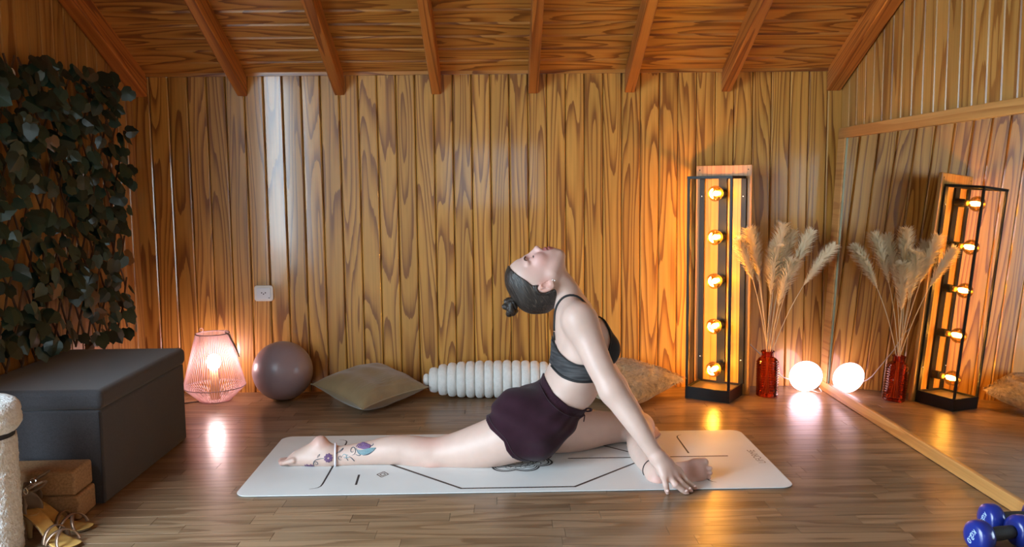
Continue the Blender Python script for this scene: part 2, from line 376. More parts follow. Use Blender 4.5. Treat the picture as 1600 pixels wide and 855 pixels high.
# ------------------------------------------------------------------ strappy sandals
def sandals():
    fb = simple('sandal_footbed', (.52, .30, .085), .38, noise_amt=.15, noise_scale=40.); st = simple('sandal_strap_bronze', (.30, .19, .13), .28, metal=.75)
    hl = simple('sandal_heel', (.42, .27, .12), .4); sole = simple('sandal_sole', (.20, .12, .06), .6); lin = simple('sandal_counter', (.20, .135, .09), .6); bk = simple('buckle_silver', (.8, .8, .8), .2, metal=1)
    prof = [(0, .084, .020), (.02, .083, .027), (.05, .072, .027), (.08, .050, .024), (.105, .026, .027), (.125, .014, .034), (.15, .009, .038), (.175, .009, .035), (.193, .011, .026), (.204, .013, .012)]
    def one(loc, rz, label):
        e = empty('strappy_sandal', loc, rz, label, 'shoe', 'pair of strappy sandals')
        def bed(off, th, grow, nm, mt):
            v = []; f = []
            for (x, z, w) in prof:
                w += grow
                for (yy, zz) in ((-w, z+off), (-w*.5, z+off-.0015), (w*.5, z+off-.0015), (w, z+off), (w, z+off-th), (-w, z+off-th)): v.append((x, yy, zz))
            n = 6
            for i in range(len(prof)-1):
                for k in range(n): f.append((i*n+k, (i+1)*n+k, (i+1)*n+(k+1) % n, i*n+(k+1) % n))
            f.append(tuple(range(n))); f.append(tuple((len(prof)-1)*n+k for k in range(n-1, -1, -1)))
            o = link(nm, mesh(nm, v, f, mt, True), e); md = o.modifiers.new('s', 'SUBSURF'); md.levels = md.render_levels = 1
        bed(.0, .004, 0, 'footbed', fb); bed(-.004, .0035, .001, 'sole', sole)
        # heel
        v = []; f = []
        for (z, cx, r) in ((.078, .022, .024), (.066, .018, .020), (.045, .012, .012), (.02, .010, .0085), (.0, .010, .008)):
            for k in range(12):
                a = 2*math.pi*k/12; v.append((cx+r*math.cos(a), r*.9*math.sin(a), z))
        for i in range(4):
            for k in range(12): f.append((i*12+k, i*12+(k+1) % 12, (i+1)*12+(k+1) % 12, (i+1)*12+k))
        f.append(tuple(range(48, 60))); link('heel', mesh('heel', v, f, hl, True), e)
        # counter around the heel
        v = []; f = []; n = 15
        for j, (zz, sc) in enumerate(((0, 1.02), (.02, 1.06), (.042, 1.0), (.058, .86))):
            for i in range(n):
                a = math.radians(90+180*i/(n-1)); fr_ = abs(i-(n-1)/2)/((n-1)/2)
                v.append((.026+.030*math.cos(a)*sc + fr_*.012, .027*math.sin(a)*sc, .083+zz*(1-.55*fr_**2)))
        for j in range(3):
            for i in range(n-1): f.append((j*n+i, j*n+i+1, (j+1)*n+i+1, (j+1)*n+i))
        o = link('heel_counter', mesh('heel_counter', v, f, lin, True), e); md = o.modifiers.new('t', 'SOLIDIFY'); md.thickness = .003
        def strap(pts, w, nm='strap', mt=st):
            v = []; f = []; P_ = [Vector(p) for p in pts]
            for i, p in enumerate(P_):
                t = (P_[min(i+1, len(P_)-1)]-P_[max(0, i-1)]).normalized(); s_ = Vector((1, 0, 0)) - t*t.x; s_ = s_.normalized(); nn = t.cross(s_)
                for (a, b_) in ((-w, -.0012), (w, -.0012), (w, .0012), (0, .0024), (-w, .0012)): v.append(p+s_*a+nn*b_)
            n = 5
            for i in range(len(P_)-1):
                for k in range(n): f.append((i*n+k, (i+1)*n+k, (i+1)*n+(k+1) % n, i*n+(k+1) % n))
            return link(nm, mesh(nm, v, f, mt, True), e)
        def arch(x0, x1, hgt, w, y0=1, y1=1):
            pts = []
            for i in range(13):
                u = i/12; a = math.pi*u; pts.append((x0+(x1-x0)*u, -.037*math.cos(a)*(y0*(1-u)+y1*u), .010+hgt*math.sin(a)))
            strap(pts, w)
        arch(.120, .168, .036, .005); arch(.168, .122, .036, .005); arch(.112, .116, .044, .0055)
        # ankle strap and buckle
        pts = []
        for i in range(25):
            a = 2*math.pi*i/24; pts.append((.040+.036*math.cos(a), .030*math.sin(a), .152+.024*math.cos(a)))
        MB().tube(pts, .0036, 8, caps=False).build('ankle_strap', lin, e, smooth=True)
        MB().tube([(.050+.008*math.cos(t), -.0325, .156+.009*math.sin(t)) for t in [2*math.pi*k/12 for k in range(13)]], .0016, 6).build('buckle', bk, e)
        return e
    one((-1.392, 2.462, .0005), math.radians(-24), 'gold and bronze strappy sandal with raised heel, beside plush post')
    one((-1.432, 2.532, .0005), math.radians(-4), 'gold and bronze strappy sandal between the other sandal and cork blocks')
sandals()
# ------------------------------------------------------------------ ivy trellis on the left wall
def ivy():
    e = empty('ivy_trellis', (XL+.02, 3.45, .4), 0, 'artificial dark green ivy on a willow lattice hung on left wall', 'ivy panel')
    stick = simple('willow_stick', (.085, .045, .026), .7)
    lm, nt, b = newmat('ivy_leaf'); oi = N(nt, 'ShaderNodeObjectInfo'); geo = N(nt, 'ShaderNodeNewGeometry')
    rsum = math_(nt, 'FRACT', math_(nt, 'ADD', oi.outputs['Random'], geo.outputs['Random Per Island']))
    r = ramp(nt, [(0., (.006, .020, .017)), (.4, (.010, .034, .026)), (.75, (.016, .050, .033)), (.93, (.013, .064, .060)), (1., (.16, .075, .02))]); L(nt, rsum, r.inputs[0]); L(nt, r.outputs[0], b.inputs['Base Color'])
    b.inputs['Roughness'].default_value = .42
    y0, y1, z0, z1 = 2.70, 3.99, .40, 1.46
    R2 = random.Random(5); ln = 1.27
    for s in (1, -1):
        t = -.7
        while t < 2.1:
            # line y = y0+t + s*(z-z0)/tan62
            k = .53*s; pts = []
            for i in range(30):
                z = z0-.02+(z1-z0+.04)*i/29; yy = y0+t+k*(z-z0)+ (0 if s > 0 else .0)
                if y0 <= yy <= y1-.02*R2.random(): pts.append((XL+.034+.009*(s > 0)+.002*math.sin(i*1.3+t*9), yy+.003*math.sin(i*.9+t*20), z))
            if len(pts) > 2:
                MB().tube([(p[0]-XL-.02, p[1]-3.45, p[2]-.4) for p in pts], .0042, 5).build('stick', stick, e)
            t += .098
    # leaf meshes
    out = [(0, -.32), (.20, -.43), (.38, -.32), (.50, -.10), (.45, .10), (.42, .30), (.29, .34), (.17, .50), (0, .66), (-.17, .50), (-.29, .34), (-.42, .30), (-.45, .10), (-.50, -.10), (-.38, -.32), (-.20, -.43)]
    def leafmesh(fold):
        v = [(0, 0, .0)]+[(x, yy, -fold*abs(x)-.12*(yy-.1)**2) for x, yy in out]; n = len(out)
        return v, [(0, 1+i, 1+(i+1) % n) for i in range(n)]
    base = [leafmesh(f_) for f_ in (.15, .3, .05)]
    me = [mesh('leaf', v, f, lm) for v, f in base]
    spots = []
    tries = 0
    while len(spots) < 450 and tries < 9000:
        tries += 1
        yy = R2.uniform(2.86, 3.985); zz = R2.uniform(.34, 1.49)
        dens = 1.0 if zz > 1.0 else (.72 if zz > .55 else 1.0)
        if mnoise.noise(Vector((yy*5, zz*5, 3.))) < -.22: dens *= .35
        if R2.random() > dens or (yy < 3.52 and zz < .415): continue
        spots.append((yy, zz))
    spots.sort(key=lambda q: (q[0] < 3.0))     # the ones the photograph shows first
    st = MB(); cnt = 0
    for (yy, zz) in spots:
        sz = R2.uniform(.045, .078); dx = R2.uniform(.030, .085)
        nrm = Vector((1, R2.uniform(-1.1, .25), R2.uniform(-.1, .9))).normalized()
        q = nrm.to_track_quat('Z', 'Y'); q = q @ Euler((0, 0, math.pi+R2.gauss(0, .9))).to_quaternion()
        loc = Vector((dx-.004, yy-3.45, zz-.4))
        if cnt < 300:
            o = link('leaf', me[cnt % 3], e, loc); o.rotation_mode = 'QUATERNION'; o.rotation_quaternion = q; o.scale = (sz,)*3
        else:
            v, f = base[cnt % 3]; st.add([loc+q @ (Vector(p)*sz) for p in v], f)
        cnt += 1
    tag(st.build('leaves', lm, e), kind='stuff')
    MB().tube([(.03+.0*k, .02*math.cos(k*.45)-.335, 1.01+.02*math.sin(k*.45)) for k in range(8)], .003, 6).build('hook', M['white_paint'], e)
ivy()
# ------------------------------------------------------------------ cord lantern lamp
def lantern():
    e = empty('cord_lantern', (-1.377, 4.088, 0), 0, 'glowing lantern lamp of pale pink cords beside the silver-mauve ball', 'lamp')
    wire = simple('lantern_wire', (.30, .20, .20), .5)
    m, nt, b = newmat('pink_cord'); b.inputs['Base Color'].default_value = (.90, .72, .71, 1); b.inputs['Roughness'].default_value = .8
    tr = N(nt, 'ShaderNodeBsdfTranslucent'); tr.inputs[0].default_value = (.95, .78, .77, 1); mx = N(nt, 'ShaderNodeMixShader'); mx.inputs[0].default_value = .45
    o_ = nt.nodes['Material Output']; L(nt, b.outputs[0], mx.inputs[1]); L(nt, tr.outputs[0], mx.inputs[2]); L(nt, mx.outputs[0], o_.inputs[0])
    r0, z0, r1, z1, r2, z2 = .073, .006, .1425, .072, .076, .325
    for (r, z, t) in ((r0, z0, .003), (r1, z1, .0022), (r2, z2, .0026)):
        MB().tube([(r*math.cos(a), r*math.sin(a), z) for a in [2*math.pi*k/48 for k in range(49)]], t, 6, caps=False).build('ring', wire if r != r0 else m, e, smooth=True)
    cm = MB().tube([(r0, 0, z0), (r1, 0, z1)], .0018, 5).tube([(r1, 0, z1), (r2, 0, z2)], .0018, 5); n = 72
    cme = mesh('cord', cm.v, cm.f, m, True)
    for k in range(n): link('cord', cme, e, None, (0, 0, 2*math.pi*(k+.5)/n))
    # base disc, socket and bulb
    MB().lathe([(.0, .004), (.07, .004), (.07, .009), (0, .009)], 40).build('base_plate', m, e)
    MB().lathe([(.0, .009), (.024, .009), (.024, .05), (.019, .075), (.019, .150), (0, .152)], 24).build('socket', simple('socket_brass', (.55, .33, .14), .4), e, smooth=True)
    MB().lathe([(0, .150), (.014, .153), (.024, .160), (.031, .173), (.0335, .188), (.031, .203), (.023, .216), (.012, .223), (0, .225)], 28).build('bulb', emit('lantern_bulb', (1., .70, .70), LANTERN_E), e, smooth=True)
    for (a, mt) in ((2.6, m), (-.35, m)):
        cx, cy = r2*math.cos(a), r2*math.sin(a)
        MB().tube([(cx+.008*math.cos(t), cy, z2+.010+.008*math.sin(t)) for t in [2*math.pi*k/16 for k in range(17)]], .002, 6, caps=False).build('handle_eye', mt, e, smooth=True)
    hd = simple('rope_handle', (.22, .15, .11), .8)
    MB().tube([(.070, -.030, .333), (.086, -.028, .322), (.098, -.030, .298), (.112, -.030, .268), (.122, -.03, .245), (.130, -.028, .215)], [.003, .004, .0045, .0045, .004, .003], 8).build('rope_handle', hd, e, smooth=True)
    MB().tube([(-.06, -.035, .006), (-.11, -.065, .006), (-.17, -.085, .005), (-.24, -.09, .005), (-.30, -.06, .005)], .003, 6).build('power_cord', simple('dark_cable', (.03, .012, .012), .5), e, smooth=True)
LANTERN_E = 62.
lantern()
# ------------------------------------------------------------------ exercise ball
def ball():
    m = simple('ball_mauve', (.33, .255, .275), .33, bump=(300., .08, .001), noise_amt=.03, noise_scale=8.)
    e = empty('exercise_ball', (-1.052, 4.088, 0), 0, 'silvery mauve exercise ball on the floor against the back wall', 'ball')
    MB().ell((0, 0, .1405), (.141, .141, .140), 64, 40).build('ball_shell', m, e, smooth=True)
    MB().lathe([(0, .0), (.006, .0), (.006, .004), (0, .004)], 16).build('plug', simple('ball_plug', (.6, .58, .58), .5), e, (0, .139, .15), (math.pi/2, 0, 0))
ball()
# ------------------------------------------------------------------ wall socket
def outlet():
    wp = simple('socket_plastic', (.78, .76, .70), .35); ins = simple('socket_insert', (.70, .74, .76), .3); hole = simple('socket_hole', (.02, .02, .02), .6)
    e = empty('wall_socket', (-1.168, YB-.001, .4945), 0, 'white wall socket on the pine boards above the ball', 'socket')
    def rr(w_, h_, r_, d0, d1, nm, mt, sub=None):
        pts = []
        for cx, cz, a0 in ((w_/2-r_, h_/2-r_, 0), (-w_/2+r_, h_/2-r_, 90), (-w_/2+r_, -h_/2+r_, 180), (w_/2-r_, -h_/2+r_, 270)):
            for k in range(5): a = math.radians(a0+22.5*k); pts.append((cx+r_*math.cos(a), cz+r_*math.sin(a)))
        n = len(pts); v = [(x, -d0, z) for x, z in pts]+[(x, -d1, z) for x, z in pts]
        return bevel(link(nm, mesh(nm, v, [tuple(range(n)), tuple(range(2*n-1, n-1, -1))]+[(i, n+i, n+(i+1) % n, (i+1) % n) for i in range(n)], mt), sub or e), .002)
    rr(.091, .077, .013, -.001, .011, 'plate', wp); i_ = rr(.068, .056, .006, .011, .0135, 'insert', ins)
    for (x, z) in ((-.009, .003), (.009, .003), (0, -.003)):
        MB().lathe([(0, 0), (.0030, 0), (.0030, .0006), (0, .0006)], 12).build('pin_hole', hole, i_, (x, -.0135, z), (math.pi/2, 0, 0))
    MB().tube([(.024, -.0138, -.021), (.028, -.0138, -.024)], .0018, 6).build('screw', hole, i_)
outlet()
# ------------------------------------------------------------------ cushions
def cushion_grid(sx, sy, th, n=36, pinch=.10, wob=0.):
    """pillow surface: returns verts (top then bottom) and faces; 4 drawn-out corners, thin welt"""
    v = []; f = []
    def pt(u, w_, s):
        # edge draws inwards between corners
        ex = 1-pinch*(1-w_*w_)*abs(u)**3; ey = 1-pinch*(1-u*u)*abs(w_)**3
        x = u*sx/2*ex; yy = w_*sy/2*ey
        hh = ((1-abs(u)**3.4)*(1-abs(w_)**3.4))**.62
        z = s*(th/2*hh)
        z += wob*mnoise.noise(Vector((u*2.2, w_*2.2, s*3)))*hh
        return (x, yy, z)
    for s in (1, -1):
        for i in range(n+1):
            for j in range(n+1): v.append(pt(-1+2*i/n, -1+2*j/n, s))
    m_ = (n+1)**2
    for i in range(n):
        for j in range(n):
            a = i*(n+1)+j; f.append((a, a+n+1, a+n+2, a+1)); f.append((m_+a, m_+a+1, m_+a+n+2, m_+a+n+1))
    edge = [(-1+2*k/n, -1) for k in range(n)]+[(1, -1+2*k/n) for k in range(n)]+[(1-2*k/n, 1) for k in range(n)]+[(-1, 1-2*k/n) for k in range(n+1)]
    return v, f, [pt(u, w_, 1) for u, w_ in edge]
def khaki_cushion():
    m = simple('khaki_velvet', (.245, .170, .078), .8, noise_amt=.12, noise_scale=14., bump=(260., .25, .002), sheen=.35)
    e = empty('khaki_cushion', (-.625, 4.0, .0), 0, 'plain khaki velvet cushion lying between the ball and ribbed bolster', 'cushion')
    sx = sy = .385; th = .135
    v, f, ed = cushion_grid(sx, sy, th, 44, .11, .012)
    rot = Euler((math.radians(9), math.radians(3), 0)).to_matrix() @ Euler((0, 0, math.radians(47))).to_matrix()
    def fold(p):
        x, yy, z = p
        u = x/(sx/2); w_ = yy/(sy/2)
        # gathered folds along the front right side (local -y edge)
        if z > 0: z += .0052*math.sin(yy*330+x*18+2*math.sin(x*23))*max(0, min(1, (-w_-.12)*2.4))*max(0, 1-abs(u)**4)*max(0, 1-abs(w_)**6)
        return Vector((x, yy, z))
    vv = [rot @ fold(p) for p in v]; zmin = min(p.z for p in vv); vv = [p-Vector((0, 0, zmin-.002)) for p in vv]
    link('cover', mesh('cover', vv, f, m, True), e)
    eds = [rot @ Vector(p)-Vector((0, 0, zmin-.002)) for p in ed]
    MB().tube(eds, .0032, 6).build('welt', m, e, smooth=True)
khaki_cushion()
def fur_cushion():
    m = simple('fur_beige', (.47, .345, .185), .85, noise_amt=.35, noise_scale=60., sheen=.3)
    e = empty('fur_cushion', (.568, 4.015, .0), 0, 'beige shaggy fur cushion behind the woman, next to the bulb tower', 'cushion')
    v, f, ed = cushion_grid(.40, .40, .13, 40, .10, .012)
    rot = Euler((math.radians(8), math.radians(-2), 0)).to_matrix() @ Euler((0, 0, math.radians(44))).to_matrix()
    vv = [rot @ Vector(p) for p in v]; zmin = min(p.z for p in vv); sh = Vector((0, 0, zmin-.004)); vv = [p-sh for p in vv]
    cov = link('cover', mesh('cover', vv, f, m, True), e)
    R3 = random.Random(3); st = MB(); me = cov.data; nf = len(me.polygons)
    for k in range(7000):
        p = me.polygons[R3.randrange(nf)]; n = p.normal
        if n.z < -.3: continue
        c_ = p.center; sc = math.sqrt(p.area)
        a = c_+Vector((R3.uniform(-.5, .5)*sc, R3.uniform(-.5, .5)*sc, R3.uniform(-.3, .3)*sc))
        sw = 6*mnoise.noise(c_*9); d_ = Vector((math.cos(sw)-.3, math.sin(sw)-.7, -.35)); d_ = (d_-n*d_.dot(n)); d_ = d_.normalized() if d_.length > 1e-5 else n.orthogonal()
        ln = R3.uniform(.018, .036); b1 = a+n*.007+d_*ln*.5; b2 = a+n*.005+d_*ln
        if b2.z < .001: continue
        s_ = n.cross(d_)*.0016
        st.add([a-s_, a+s_, b1+s_*.9, b1-s_*.9, b2], [(0, 1, 2, 3), (3, 2, 4)])
    tag(st.build('fur', m, e), kind='stuff')
fur_cushion()
def bolster():
    m = simple('white_plush_rib', (.78, .77, .73), .9, noise_amt=.06, noise_scale=50., bump=(140., .6, .004), sheen=.4)
    e = empty('ribbed_bolster', (-.06, 4.075, 0), 0, 'white plush bolster cushion with rounded ribs against the back wall', 'cushion')
    x0, x1, n = -.385, .285, 17; p = .0435
    radii = [.030, .060, .074, .081, .085, .087, .088, .089, .089, .089, .088, .087, .085, .080, .070, .050]
    x = x0
    for i, R_ in enumerate(radii):
        w_ = .030 if i == 0 else p
        v = []; f = []; na, nb = 28, 12
        for j in range(nb+1):
            t = -1+2*j/nb; bul = (1-abs(t)**2.6)**.5
            rr = R_-.020+.020*bul if i else R_*bul
            for k in range(na):
                a = 2*math.pi*k/na; cy, cz = math.cos(a)*rr*.96, math.sin(a)*rr
                q = Vector((x+t*w_, cy, cz)); d_ = .0016*mnoise.noise(q*60)
                v.append((x+.06+(t+1)*w_/2*1.06, cy*(1+d_*12), max(.002, cz*(1+d_*12)+R_*.0+.090)))
        for j in range(nb):
            for k in range(na): f.append((j*na+k, j*na+(k+1) % na, (j+1)*na+(k+1) % na, (j+1)*na+k))
        f.append(tuple(range(na-1, -1, -1))); f.append(tuple(nb*na+k for k in range(na)))
        link('rib', mesh('rib', v, f, m, True), e); x += w_
bolster()
# ------------------------------------------------------------------ tower lamp with five filament bulbs
BULB_E = 225.
def tower():
    c0 = Vector((.9955, 4.044, 0)); rz = math.atan2(-.119, .18)
    e = empty('bulb_tower_lamp', c0, rz, 'tall black metal frame lamp with five amber bulbs on a pine board', 'lamp')
    blk = simple('black_metal', (.009, .0085, .008), .45, spec=.35); hx, hy, H = .107, .094, 1.028; t = .0062
    # base tray
    base = MB().box(-hx, hx, -hy, hy, 0, .046).box(-hx, hx, -hy, -hy+.008, .046, .056).box(-hx, hx, hy-.008, hy, .046, .056).box(-hx, -hx+.008, -hy+.008, hy-.008, .046, .056).box(hx-.008, hx, -hy+.008, hy-.008, .046, .056).build('base', blk, e)
    MB().box(-hx+.009, hx-.009, -hy+.009, hy-.009, .046, .0475).build('tray', simple('tray_metal', (.16, .13, .09), .3, metal=.6), e)
    for sx in (-1, 1):
        for sy in (-1, 1):
            x, yy = sx*(hx-t), sy*(hy-t); w_ = t if sy < 0 else t*2.0
            bevel(MB().box(x-w_, x+w_, yy-t*.8, yy+t*.8, .056, H).build('post', blk, e), .0012, 1)
    for s in (-1, 1):
        MB().box(-hx, hx, s*(hy-t)-t, s*(hy-t)+t, H, H+.012).build('top_bar', blk, e)
        MB().box(s*(hx-t)-t, s*(hx-t)+t, -hy+2*t, hy-2*t, H, H+.012).build('top_bar', blk, e)
    # board behind the frame
    bevel(MB().box(-.137, .137, hy+.001, hy+.019, .002, 1.092).build('back_board', M['board_wood'], e), .003)
    sc = simple('screw_steel', (.75, .75, .72), .25, metal=1); sd = simple('screw_dark', (.03, .025, .02), .5)
    for sx in (-1, 1):
        for z in (.17, .945): MB().ell((sx*(hx-t), hy-2.1*t, z), (.004, .002, .004), 10, 6).build('screw', sc, e)
        MB().ell((sx*.118, hy+.0005, 1.070), (.0035, .0012, .0035), 10, 6).build('screw', sd, e)
    # centre bar, sockets and bulbs
    MB().box(-.020, .020, hy-.010, hy+.001, .056, H+.012).build('centre_bar', blk, e)
    gl = thin_glass('amber_bulb_glass', (1., .80, .45), .09); fil = emit('filament', (1., .49, .088), BULB_E)
    br = simple('bulb_cap_brass', (.55, .36, .12), .3, metal=.9)
    for z in (.960, .757, .552, .338, .132):
        s_ = MB().lathe([(0, 0), (.020, 0), (.020, .034), (.0165, .040), (0, .040)], 24).build('socket', blk, e, (0, hy-.010, z), (math.pi/2, 0, 0))
        b_ = MB().lathe([(.012, 0), (.0125, .012), (.019, .022), (.031, .036), (.036, .050), (.036, .060), (.031, .075), (.019, .087), (.007, .092), (0, .0925)], 28).build('bulb', gl, e, (0, hy-.052, z), (math.pi/2, 0, 0), smooth=True)
        MB().lathe([(0, 0), (.0125, 0), (.0125, .012), (0, .012)], 20).build('cap', br, b_, (0, 0, -.002))
        pts = [(.0105*math.cos(k*.9)*(1-.25*abs(k/20-1)), .0105*math.sin(k*.9)*(1-.25*abs(k/20-1)), .026+.040*k/40) for k in range(41)]
        MB().tube(pts, .0022, 6).build('filament', fil, b_)
tower()
# ------------------------------------------------------------------ red glass vase and pampas grass
def vase_pampas():
    gx, gy = 1.249, 4.045
    m = bpy.data.materials.new('red_glass'); m.use_nodes = True; nt = m.node_tree
    for n in list(nt.nodes): nt.nodes.remove(n)
    t = N(nt, 'ShaderNodeBsdfTransparent'); t.inputs[0].default_value = (.86, .30, .12, 1); g = N(nt, 'ShaderNodeBsdfGlossy'); g.inputs['Roughness'].default_value = .06; g.inputs[0].default_value = (1, .75, .65, 1)
    df = N(nt, 'ShaderNodeBsdfDiffuse'); df.inputs[0].default_value = (.30, .035, .012, 1); m0 = N(nt, 'ShaderNodeMixShader'); m0.inputs[0].default_value = .12; L(nt, t.outputs[0], m0.inputs[1]); L(nt, df.outputs[0], m0.inputs[2])
    fr = N(nt, 'ShaderNodeFresnel'); fr.inputs[0].default_value = 1.55; mx = N(nt, 'ShaderNodeMixShader'); L(nt, fr.outputs[0], mx.inputs[0]); L(nt, m0.outputs[0], mx.inputs[1]); L(nt, g.outputs[0], mx.inputs[2])
    o_ = N(nt, 'ShaderNodeOutputMaterial'); L(nt, mx.outputs[0], o_.inputs[0])
    e = empty('ribbed_vase', (gx, gy, 0), 0, 'ribbed red glass bottle vase holding pampas grass', 'vase')
    prof = [(0, .001), (.046, .001), (.051, .005), (.051, .012)]
    for k in range(13):
        z = .016+k*.0118; prof += [(.0470, z), (.0515, z+.003), (.0515, z+.0075), (.0470, z+.0105)]
    prof += [(.047, .172), (.040, .181), (.030, .186), (.0285, .192), (.0285, .208), (.032, .211), (.032, .216), (.0285, .217), (.026, .214), (.026, .19)]
    MB().lathe(prof, 40).build('body', m, e, smooth=False)
    pl = bpy.data.materials.new('pampas_plume'); pl.use_nodes = True; nt = pl.node_tree; b = nt.nodes['Principled BSDF']; b.inputs['Base Color'].default_value = (.96, .87, .68, 1); b.inputs['Roughness'].default_value = .9
    tr = N(nt, 'ShaderNodeBsdfTranslucent'); tr.inputs[0].default_value = (.97, .88, .70, 1); mx = N(nt, 'ShaderNodeMixShader'); mx.inputs[0].default_value = .45
    o_ = nt.nodes['Material Output']; L(nt, b.outputs[0], mx.inputs[1]); L(nt, tr.outputs[0], mx.inputs[2]); L(nt, mx.outputs[0], o_.inputs[0])
    sm = simple('pampas_stem', (.74, .58, .36), .7)
    R4 = random.Random(21)
    # tip x, tip y, tip z, plume length, width
    S = [(1.090, 3.99, .738, .225, .024, 'outermost pale pampas plume leaning towards the bulb tower'), (1.150, 4.03, .780, .25, .030, 'tall pale pampas plume next to the one leaning at the tower'), (1.172, 4.10, .745, .24, .028, 'pale pampas plume tucked behind the two nearest the bulb tower'),
         (1.302, 4.03, .800, .27, .030, 'tallest upright pampas plume in the middle of the vase'), (1.262, 3.985, .700, .25, .032, 'short dense pampas plume in front of the middle of the bunch'), (1.285, 4.06, .720, .26, .030, 'pale pampas plume directly behind the short dense front plume'), (1.362, 4.09, .765, .25, .028, 'pale pampas plume just beside the tallest one, on the mirror side'),
         (1.440, 4.05, .768, .26, .028, 'pale pampas plume leaning towards the mirror corner, upright one'), (1.536, 4.02, .706, .24, .024, 'outermost pale pampas plume drooping towards the mirror'), (1.325, 3.97, .640, .24, .030, 'lowest pale pampas plume at the front of the bunch')]
    for i, (tx, ty, tz, pl_, pw, lab) in enumerate(S):
        nm = empty('pampas_stem', (gx, gy, .012), 0, lab or 'pale pampas grass plume amid the bunch in the vase', 'dried grass', 'pampas plumes in the red vase')
        o0 = Vector((gx, gy, .012)); tip = Vector((tx, ty, tz))-o0
        a = 2*math.pi*i/10; foot = Vector((.026*math.cos(a+2.6), .026*math.sin(a+2.6), .0)); foot = Vector((-.020*(tip.x/.3), -.012*(1 if ty > gy else -1), 0))
        neck = Vector((tip.x*.055+.006*math.cos(a), .010*math.sin(a), .200))
        def path(u):
            # quadratic from foot through neck, drooping to the tip
            if u < .25: return foot.lerp(neck, u/.25)
            k = (u-.25)/.75; c_ = neck+Vector((tip.x*.34, tip.y*.34, (tip.z-neck.z)*.62)); return neck*(1-k)**2+c_*2*k*(1-k)+tip*k*k
        pts = [path(k/20) for k in range(21)]
        MB().tube(pts, [.0022]*12+[.0018]*5+[.001]*4, 5).build('stem', sm, nm, smooth=True)
        # plume: many fine strands along the last part
        L_ = sum((pts[k+1]-pts[k]).length for k in range(5, 20)); u0 = 1-.75*pl_/max(L_, .01)
        pm_ = MB()
        for k in range(1100):
            q = R4.random()**.85; u = u0+(1-u0)*q; p = path(u); t_ = (path(min(1, u+.01))-path(u-.01)).normalized()
            rad = 1.25*pw*(math.sin(math.pi*min(1, (1-q)*.86+.14))**.6); a = R4.uniform(0, 6.283)
            s_ = t_.orthogonal().normalized(); s_ = Matrix.Rotation(a, 3, t_) @ s_
            ln = rad*R4.uniform(.7, 1.7); b1 = p+s_*ln*.42+t_*ln*.55; b2 = p+s_*ln*.95+t_*ln*1.05-Vector((0, 0, .12*ln))
            w_ = t_.cross(s_)*.0025
            pm_.add([p-w_*.5, p+w_*.5, b1+w_, b1-w_, b2], [(0, 1, 2, 3), (3, 2, 4)])
        pm_.build('plume', pl, nm)
vase_pampas()
# ------------------------------------------------------------------ glowing pebble lamp with cable
def pebble():
    m = emit('pebble_glow', (1., .66, .76), 7.)
    e = empty('pebble_lamp', (1.452, 4.10, 0), 0, 'glowing white pebble lamp on the floor in the mirror corner', 'lamp')
    n, k_ = 40, 20; v = []; f = []
    ax = Euler((math.radians(-76), 0, math.radians(-8))).to_matrix()
    for i in range(k_+1):
        th = math.pi*i/k_
        for k in range(n):
            a = 2*math.pi*k/n; r = math.sin(th)**.85; z = math.cos(th)
            z = z*.045 if z > 0 else z*.030
            v.append(ax @ Vector((r*.077*math.cos(a), r*.078*math.sin(a), z)))
    zm = min(p.z for p in v); v = [p-Vector((0, 0, zm-.002)) for p in v]
    for i in range(k_):
        for k in range(n): f.append((i*n+k, (i+1)*n+k, (i+1)*n+(k+1) % n, i*n+(k+1) % n))
    link('shade', mesh('shade', v, f, m, True), e)
    wc = simple('white_cable', (.75, .70, .66), .5)
    MB().tube([(-.075, .02, .06), (-.10, .03, .068), (-.125, .03, .09), (-.15, .035, .125), (-.19, .06, .165), (-.24, .09, .215), (-.29, .11, .30), (-.31, .10, .33)], .0024, 6).build('cable', wc, e, smooth=True)
    MB().tube([(.035, .02, .006), (.05, -.02, .004), (.066, -.03, .005), (.070, -.018, .010), (.066, .0, .02)], .002, 6).build('cable', wc, e, smooth=True)
pebble()
